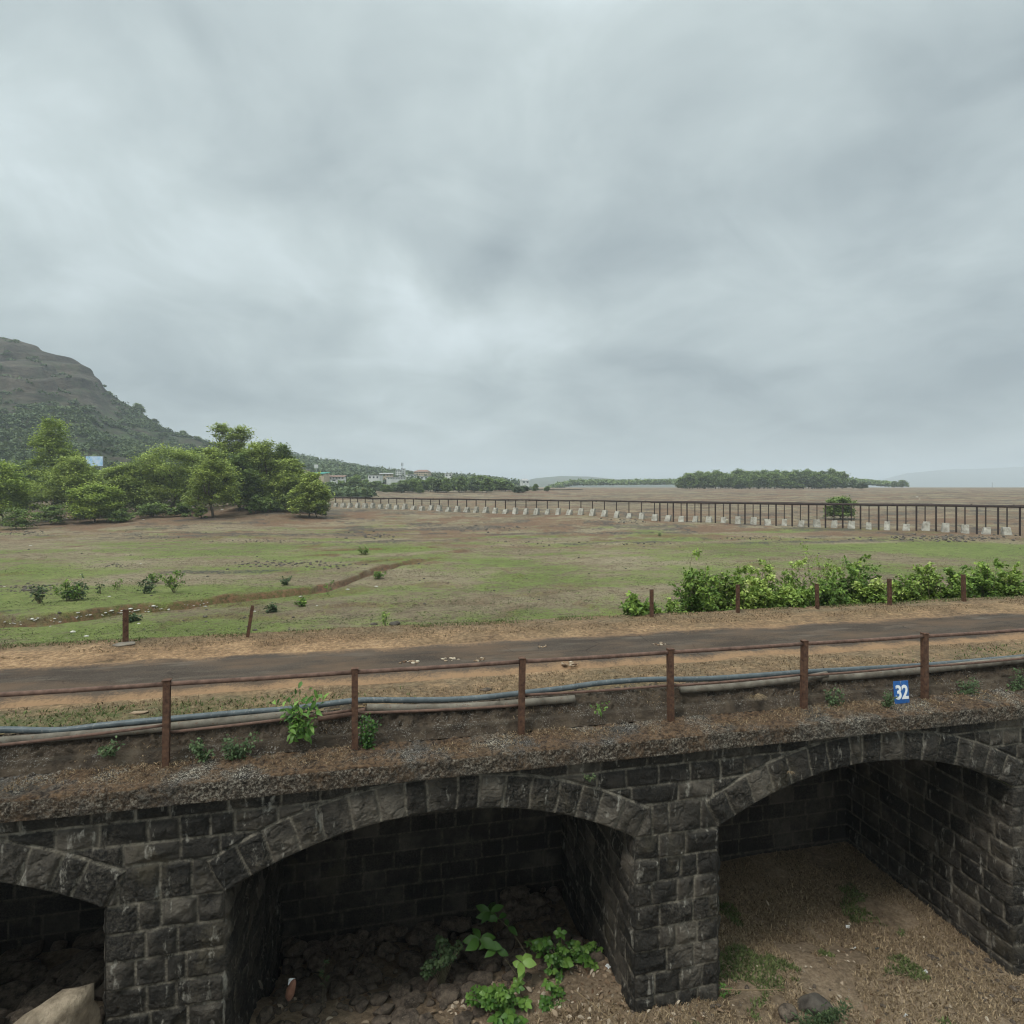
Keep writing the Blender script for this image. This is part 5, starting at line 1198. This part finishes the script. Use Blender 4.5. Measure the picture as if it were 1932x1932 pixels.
for nm, s, mt, lab in (('field_grass', gsel, 'greengrass', 'short green grass over the reservoir bed'), ('field_dry_grass', ~gsel, 'drygrass', 'short dry grass over the reservoir bed')):
    blades(nm, np.stack([x[s], y[s], zz[s] - .01], 1), .03 + .06 * r6.random(s.sum()), M[mt], lab, r6, 1.4, .03, .2 + .45 * r6.random(s.sum()))
# dead moss and straw on the ledge
n = 34000; x = (-7 + 17.5 * r6.random(n)); t_ = r6.random(n)
yy = np.where(t_ < .72, 6.56 + .42 * r6.random(n) ** .7, 7.0 + .28 * r6.random(n)); zz = np.interp(yy, [6.49, 6.97, 7.0, 7.08, 7.3], [-3.065, -3.05, -2.98, -2.915, -2.762])
keep = fbm(x * 1.1, yy * 2.0, 0, 4, 640) > .55; x, yy, zz = x[keep], yy[keep], zz[keep]
blades('dead_moss', np.stack([x * U, yy * U, CZ + zz * U + .012], 1), .015 + .045 * r6.random(len(x)) ** 2, M['moss'], 'dead moss and straw on the top of the masonry ledge', r6, 2.2, .004)
# fallen dry leaves
n = 2300; x = np.concatenate([(.5 + 3.2 * r6.random(n // 3)), (-1.6 + 10 * r6.random(n - n // 3))]); y = np.concatenate([6.2 + 1.2 * r6.random(n // 3), 5.2 + 3.4 * r6.random(n - n // 3) ** 1.6])
keep = r6.random(n) < np.where(x > 3.9, .45, 1); x, y = x[keep] * U, y[keep] * U; n = len(x)
P = np.stack([x, y, ravine(x, y) + .025], 1); Dd = r6.normal(size=(n, 3)); Dd[:, 2] *= .35
V, F_, T_ = broad_leaves(P, Dd, .05 + .08 * r6.random(n) ** 2, np.clip(.55 + .3 * r6.normal(size=n), 0, 1), 1.1, r6, np.tile([0, 0, 1.], (n, 1)) + .7 * r6.normal(size=(n, 3)), .5)
tag(link('fallen_leaves', raw_mesh('fallen_leaves', V, F_, M['dryleaf'], {'tone': T_})), 'curled dry leaves lying on the ravine floor', kind='stuff')

# ------------------------------------------------------------------ plants in the middle arch
def rosette(P, D, mbL, n, size, r, tone, spread=.9, wid=1.25, droop=.3):
    a = np.arange(n) * 2.4 + r.random() * 6; D = D / np.linalg.norm(D)
    h = np.stack([np.cos(a), np.sin(a), np.zeros(n)], 1); DD = D[None, :] * (1.1 - spread) + h * spread + r.normal(size=(n, 3)) * .08
    pos = P[None, :] - D[None, :] * (np.arange(n) * .012)[:, None]
    V, F_, T_ = broad_leaves(pos, DD, size * (.75 + .4 * r.random(n)), np.clip(tone + .08 * r.normal(size=n), 0, 1), wid, r, np.tile(D, (n, 1)) + .25 * r.normal(size=(n, 3)), droop)
    mbL.append((V, F_, T_))
def leafy_plant(name, px, by, Yp, label, tips, size, seed, mat='plant', wid=1.3, nl=6, tone=.5, stem=.006, cat='plant', base_z=None, spread=.85):
    if len(tips) > 3 and size > .08:
        rj = np.random.default_rng(seed + 500); tips = [(a + dx_, b + dy_, c + dz_) for (a, b, c) in tips for dx_, dy_, dz_ in [(0, 0, 0)] + [(rj.normal() * 11, rj.normal() * 9, rj.normal() * .1) for _ in range(3)]]; size = size * .68
    """tips: list of (px, py, Y) of rosette points"""
    if px < 1200:
        Yp += .45 * U; tips = [(a, b, c + .45 * U) for a, b, c in tips]; size *= 1.06
    r = np.random.default_rng(seed); p = at_Y(px, by, Yp)
    if base_z is None: p[2] = float(ravine(np.array([p[0]]), np.array([p[1]]))[0])
    t = empty(name, p); tag(t, label, cat); mb = MB(); LL = []
    for tp in tips:
        q_ = at_Y(*tp) - p; n = 6; tt = np.linspace(0, 1, n)[:, None]; C = q_ * tt + np.array([0, 0, .12 * np.linalg.norm(q_)]) * np.sin(tt * math.pi) + r.normal(size=(n, 3)) * .006
        mb.tube(C, np.linspace(stem, stem * .5, n), 5, .5, False)
        ncam = np.array([0, -.55, .8]) + r.normal(size=3) * .25
        tn_ = tone + (0 if len(tips) < 4 else r.normal() * .13)
        rosette(C[-1], ncam, LL, nl, size * (1 if len(tips) < 4 else .6 + .9 * r.random()), r, tn_, spread, wid)
        for m in (3, 4): rosette(C[m], ncam, LL, 2, size * .8, r, tone - .12, spread, wid)
    V = np.concatenate([l[0] for l in LL]); F_ = []; off_ = 0
    for l in LL:
        F_ += [f + off_ for f in l[1]]; off_ += len(l[0])
    link('foliage', raw_mesh('foliage', V, F_, M[mat], {'tone': np.concatenate([l[2] for l in LL])}), t)
    mb.build('stem', M['stem'], t); return t
y7 = 7.1 * U
leafy_plant('plant', 1010, 1835, 7.2 * U, 'tall leaning plant with long dark leaves at the back of the middle arch', [(925, 1720, 7.7 * U)], .26, 1, tone=.33, nl=7, wid=1.0)
leafy_plant('plant', 985, 1838, 7.0 * U, 'leaning plant with four large dark leaves left of the light star plant', [(905, 1772, 7.2 * U)], .27, 2, tone=.38, nl=5, wid=1.15)
leafy_plant('plant', 985, 1850, 6.9 * U, 'star shaped young plant with bright light green leaves in the middle arch', [(986, 1815, 6.85 * U)], .215, 3, tone=.98, nl=4, wid=1.35)
leafy_plant('plant', 1060, 1840, 7.1 * U, 'dense rounded plant cluster right of the star plant', [(1030, 1775, 7.1 * U), (1055, 1790, 7.1 * U), (1075, 1778, 7.1 * U), (1045, 1805, 7.0 * U), (1065, 1815, 7.0 * U), (1040, 1830, 6.9 * U), (1012, 1785, 7.2 * U), (1082, 1800, 7.1 * U)], .125, 4, nl=8, wid=1.5, tone=.5)
leafy_plant('plant', 1110, 1840, 7.1 * U, 'smaller rounded cluster next to the pier of the middle arch', [(1105, 1790, 7.1 * U), (1112, 1812, 7.1 * U), (1098, 1806, 7.0 * U), (1108, 1828, 7.0 * U)], .125, 5, nl=8, wid=1.5, tone=.5)
leafy_plant('plant', 835, 1835, 7.3 * U, 'greyish small leaved cluster at the left of the plants', [(838, 1775, 7.3 * U), (830, 1795, 7.3 * U), (845, 1800, 7.3 * U), (850, 1785, 7.3 * U), (835, 1812, 7.2 * U), (810, 1815, 7.2 * U), (800, 1830, 7.1 * U), (868, 1790, 7.3 * U)], .085, 6, nl=9, wid=1.6, tone=.42, mat='creeper')
leafy_plant('plant', 940, 1912, 6.6 * U, 'leafy light green clump at the front of the middle arch', [(905, 1868, 6.6 * U), (930, 1875, 6.6 * U), (950, 1870, 6.6 * U), (970, 1880, 6.6 * U), (915, 1890, 6.5 * U), (945, 1895, 6.5 * U), (985, 1890, 6.6 * U), (960, 1905, 6.5 * U), (890, 1885, 6.6 * U), (975, 1862, 6.7 * U)], .125, 7, nl=8, wid=1.35, tone=.58)
leafy_plant('plant', 1045, 1915, 6.55 * U, 'upright light green clump right of the front clump', [(1040, 1862, 6.6 * U), (1050, 1880, 6.6 * U), (1030, 1885, 6.5 * U), (1060, 1895, 6.5 * U), (1045, 1905, 6.5 * U), (1062, 1872, 6.6 * U)], .13, 8, nl=7, wid=1.3, tone=.55)
leafy_plant('plant', 950, 1935, 6.3 * U, 'plant at the bottom edge below the front clump', [(935, 1920, 6.35 * U), (960, 1915, 6.35 * U), (985, 1925, 6.3 * U)], .13, 9, nl=7, wid=1.4, tone=.55)
leafy_plant('plant', 1140, 1898, 6.7 * U, 'small low plant at the foot of the middle pier', [(1128, 1882, 6.7 * U), (1148, 1876, 6.7 * U), (1160, 1880, 6.7 * U)], .12, 10, nl=6, wid=1.3, tone=.42)
leafy_plant('plant', 1362, 1872, 6.6 * U, 'tiny green weed at the right corner of the middle pier', [(1366, 1858, 6.58 * U), (1376, 1868, 6.55 * U), (1364, 1876, 6.58 * U)], .06, 11, nl=8, wid=.9, tone=.5)
leafy_plant('plant', 1700, 1860, 6.7 * U, 'low green weed patch before the right arch', [(1660 + 13 * i, 1845 + 9 * (i % 4), 6.68 * U) for i in range(8)], .05, 13, nl=9, wid=.7, tone=.4, mat='creeper')
leafy_plant('plant', 610, 1880, 7.2 * U, 'thin pale weed standing among the rubble', [(612, 1812, 7.2 * U), (606, 1830, 7.2 * U), (618, 1840, 7.2 * U)], .05, 14, nl=10, wid=.8, tone=.5, mat='creeper', stem=.002)

# plants on the ledge and kerb
def scrub_clump(px, py, wpx, hpx, Yp, label, seed, mat='creeper', n=260, size=.05, wid=1.2, name='weed', cat='weed', tone=.5, stems=7):
    r = np.random.default_rng(seed); c = at_Y(px, py, Yp * U); Z = c @ FW; W, H = wpx / FPX * Z, hpx / FPX * Z
    base = at_Y(px, py + hpx * .5, Yp * U); t = empty(name, base); tag(t, label, cat); mb = MB(); P = []; D_ = []
    for s in range(stems):
        q_ = np.array([(r.random() - .5) * W, -.12 * r.random(), H * (.35 + .65 * r.random())]); m = 7; tt = np.linspace(0, 1, m)[:, None]
        C = q_ * tt + r.normal(size=(m, 3)) * .012 * tt + np.array([0, -.06, 0.02]) * np.sin(tt * 3.1); mb.tube(C, np.linspace(.005, .0015, m), 4, .5, False)
        k_ = n // stems; u = r.random(k_); B0 = np.stack([np.interp(u, tt[:, 0], C[:, j]) for j in range(3)], 1) + r.normal(size=(k_, 3)) * np.array([W * .10, .03, H * .07])
        P.append(B0); D_.append(r.normal(size=(k_, 3)) + np.array([0, -.5, .1]))
    P = np.concatenate(P); P[:, 2] = np.maximum(P[:, 2], 0)
    V, F_, T_ = broad_leaves(P, np.concatenate(D_), size * (.5 + .8 * r.random(len(P))), np.clip(tone + .2 * r.normal(size=len(P)), 0, 1), wid, r, np.tile([0, -.6, .8], (len(P), 1)) + .5 * r.normal(size=(len(P), 3)), .3)
    link('foliage', raw_mesh('foliage', V, F_, M[mat], {'tone': T_}), t); mb.build('stem', M['stem'], t); return t
t = scrub_clump(570, 1342, 78, 92, 6.98, 'leafy light green sapling hanging over the kerb by the second post', 1, 'plant', 210, .125, .85, 'sapling', 'sapling', .56, 9)
scrub_clump(695, 1374, 42, 66, 6.93, 'dense dark creeper climbing the post right of the sapling', 2, 'plant', 520, .042, 1.4, 'creeper', 'creeper', .32, 9)
scrub_clump(385, 1410, 42, 40, 6.97, 'grey green weed on the kerb right of the first post', 3, n=230)
scrub_clump(452, 1408, 66, 56, 6.96, 'larger flowering weed between the first post and the sapling', 4, n=420)
scrub_clump(208, 1408, 34, 30, 7.0, 'small faded weed on the kerb left of the first post', 5, n=120)
scrub_clump(1130, 1334, 30, 22, 7.0, 'tiny bright sprig on the kerb right of the third post', 6, 'plant', 40, .06, .8, 'sprig', 'sprig', .7, 4)
scrub_clump(1572, 1316, 50, 62, 6.98, 'grey green weed on the kerb left of the number plate', 7, n=340)
scrub_clump(1671, 1312, 30, 38, 6.76, 'dark weed partly covering the number plate', 8, n=260, size=.04)
scrub_clump(1815, 1296, 62, 52, 6.98, 'wide weed on the kerb right of the number plate', 9, n=380)
scrub_clump(1905, 1284, 60, 60, 6.98, 'tall weed on the kerb at the right edge', 10, n=420)
scrub_clump(1110, 1463, 22, 14, 6.52, 'little green tuft growing from the masonry under the ledge', 11, n=60, size=.04)
scrub_clump(1545, 1905, 120, 44, 6.12, 'dark grey green weed clump growing before the pale rounded rock at the bottom edge', 12, n=700, size=.06, wid=.7, stems=16, tone=.35)
def tuft(px, py, Yp, hpx, label, seed, n=60):
    r = np.random.default_rng(seed); c = at_Y(px, py, Yp * U); Z = c @ FW; H = hpx / FPX * Z; mb = MB()
    for i in range(n):
        a = r.random() * 6.28; L = H * (.5 + .7 * r.random()); m = 5; tt = np.linspace(0, 1, m)[:, None]
        C = np.array([math.cos(a) * .35 * L, -abs(math.sin(a)) * .4 * L, L * .9]) * tt + np.array([math.cos(a) * .3, -.3, -.75]) * L * tt ** 2.2
        mb.tube(C, np.linspace(.0035, .001, m), 3, r.random(), False)
    o = mb.build('grass_tuft', M['drygrass'], None, True, c); tag(o, label, 'grass tuft')
tuft(1420, 1318, 7.0, 34, 'drooping dry grass tuft on the kerb left of the fifth post', 1)
tuft(1490, 1458, 6.53, 14, 'little dry tuft in the joints above the middle pier', 2, 30)

# litter and twigs
def scrap(px, py, Yp, s, label, seed, mat='white', fixed=False, ground=True):
    r = np.random.default_rng(seed); p = at_Y(px, py, Yp * U)
    if ground: p[2] = float(ravine(np.array([p[0]]), np.array([p[1]]))[0]) + s * .5
    n = 5; u, v_ = np.meshgrid(np.linspace(-1, 1, n), np.linspace(-1, 1, n)); u, v_ = u.ravel() * s, v_.ravel() * s * .8
    w_ = s * .6 * (r.random(n * n) - .5); V = np.stack([u, w_ - .2 * v_, v_], 1); V2 = V + np.array([0, .004, 0])
    mb = MB(); f = grid_faces(n, n); mb.add(V, f); mb.add(V2, f[:, ::-1]); o = mb.build('paper_scrap', M[mat], None, False, p); o.rotation_euler = (r.normal() * .4, r.normal() * .4, r.normal() * .4); tag(o, label, 'litter')
scrap(550, 1852, 7.35, .05, 'small white paper square above the reddish rock', 1, ground=False)
scrap(492, 1858, 7.3, .07, 'crumpled grey plastic bag on the rubble by the left pier', 2, 'cement_pipe', ground=False)
scrap(1147, 1823, 7.1, .04, 'white scrap lying beside the middle pier flank', 3, ground=False)
scrap(1600, 1756, 7.8, .04, 'white scrap in the middle of the dry floor of the right arch', 4)
scrap(1612, 1798, 7.3, .035, 'white dot of litter nearer the front of the right arch', 5)
scrap(1745, 1846, 6.7, .045, 'pale strip of litter before the right arch', 6)
scrap(1708, 1912, 6.1, .035, 'round white scrap near the bottom edge', 7)
scrap(1655, 1803, 7.2, .04, 'bluish plastic scrap in the dry grass', 8, 'hose')
def twig(pts, label, r=.007):
    P = [at_Y(a, b, c * U) for a, b, c in pts]
    for q_ in P: q_[2] = max(q_[2], float(ravine(np.array([q_[0]]), np.array([q_[1]]))[0]) + .015)
    o0 = P[0].copy(); mb = MB(); mb.tube(catmull(P, 4) - o0, r, 6); o = mb.build('twig', M['drygrass'], None, True, o0); tag(o, label, 'twig')
twig([(1360, 1866, 6.3), (1420, 1868, 6.3), (1480, 1866, 6.35)], 'long straight dry stalk right of the middle pier', .008)
twig([(1085, 1868, 6.7), (1130, 1905, 6.45), (1165, 1932, 6.25)], 'dry stick lying across the front of the middle arch')
twig([(1125, 1932, 6.2), (1165, 1910, 6.3)], 'short forked stick crossing the longer stick')
twig([(1672, 1850, 6.5), (1700, 1838, 6.6)], 'short pale twig in the grass before the right arch', .006)
# flattened dry clumps on the road
for i, (px, py, w, lab) in enumerate([(770, 1251, .20, 'flat dry clump on the road above the rail, leftmost of the clumps'), (850, 1246, .17, 'flat dry clump second from the left on the road'), (905, 1246, .16, 'flat dry clump just left of the third post'), (1028, 1222, .14, 'small dry clump near the far edge of the road'), (1078, 1254, .21, 'large crumbly dry clump right of the third post'), (1246, 1217, .17, 'dry clump on the road above the fourth post')]):
    p = at_h(px, py, 2.745 * U); mb = MB(); rq = np.random.default_rng(60 + i)
    for j in range(16):
        aa_ = rq.random() * 6.28; q_ = rq.random() ** .6 * w; V = rock_v(600 + i * 20 + j, np.array([.35, .28, .13]) * w * (.3 + .5 * rq.random()), SV, 3, .2); mb.add(V + np.array([math.cos(aa_) * q_, math.sin(aa_) * q_ * .8, 0]), SFc, rq.random())
    o = mb.build('dung_clump', M['dryleaf'], None, True, (p[0], p[1], CZ - 2.745 * U + .025)); tag(o, lab, 'clump')
for i, (px, py, s, lab) in enumerate([(262, 1346, .14, 'dry leafy debris on the verge left of the first post'), (915, 1302, .11, 'dark chip of bark on the verge left of the third post')]):
    p = at_h(px, py, 2.76 * U); V = rock_v(80 + i, (s, s * .5, .03), IV, 5, .3); mb = MB(); mb.add(V, IF); o = mb.build('debris', M['dryleaf' if i == 0 else 'rubble'], None, True, (p[0], p[1], CZ - 2.76 * U + .01)); tag(o, lab, 'debris')
for i, (px, py, s, lab) in enumerate([(706, 1179, .16, 'dark rock left of the roadside sapling'), (745, 1179, .24, 'dark rock pile right of the roadside sapling')]):
    p = hit(px, py); one_rock('rock', p + np.array([0, 0, s * .2]), (s * 1.4, s, s * .8), 'greyrock', 90 + i, lab)
p = at_Y(237, 1216, 11.05 * U); one_rock('rock', (p[0], p[1], float(plateau(np.array([p[0]]), np.array([p[1]]))[0])), (.26, .16, .06), 'cement_pipe', 95, 'flat stone at the base of the thick upright post')

# ------------------------------------------------------------------ haze
HAZE = 0.00030
if HAZE > 0:
    mb = MB(); x0, x1, y0, y1, z0, z1 = -2600, 7200, -60, 7000, -8, 260
    mb.box(((x0 + x1) / 2, (y0 + y1) / 2, (z0 + z1) / 2), (x1 - x0, y1 - y0, z1 - z0))
    hm = bpy.data.materials.new('haze_air'); hm.use_nodes = True; nt = hm.node_tree
    for n in list(nt.nodes): nt.nodes.remove(n)
    pv = nt.nodes.new('ShaderNodeVolumePrincipled'); pv.inputs['Color'].default_value = (.74, .80, .86, 1); pv.inputs['Density'].default_value = HAZE; pv.inputs['Anisotropy'].default_value = 0.0
    ou = nt.nodes.new('ShaderNodeOutputMaterial'); nt.links.new(pv.outputs[0], ou.inputs['Volume'])
    hz = mb.build('haze', hm, None, False); tag(hz, 'thin grey haze in the humid air over the plain', kind='stuff')
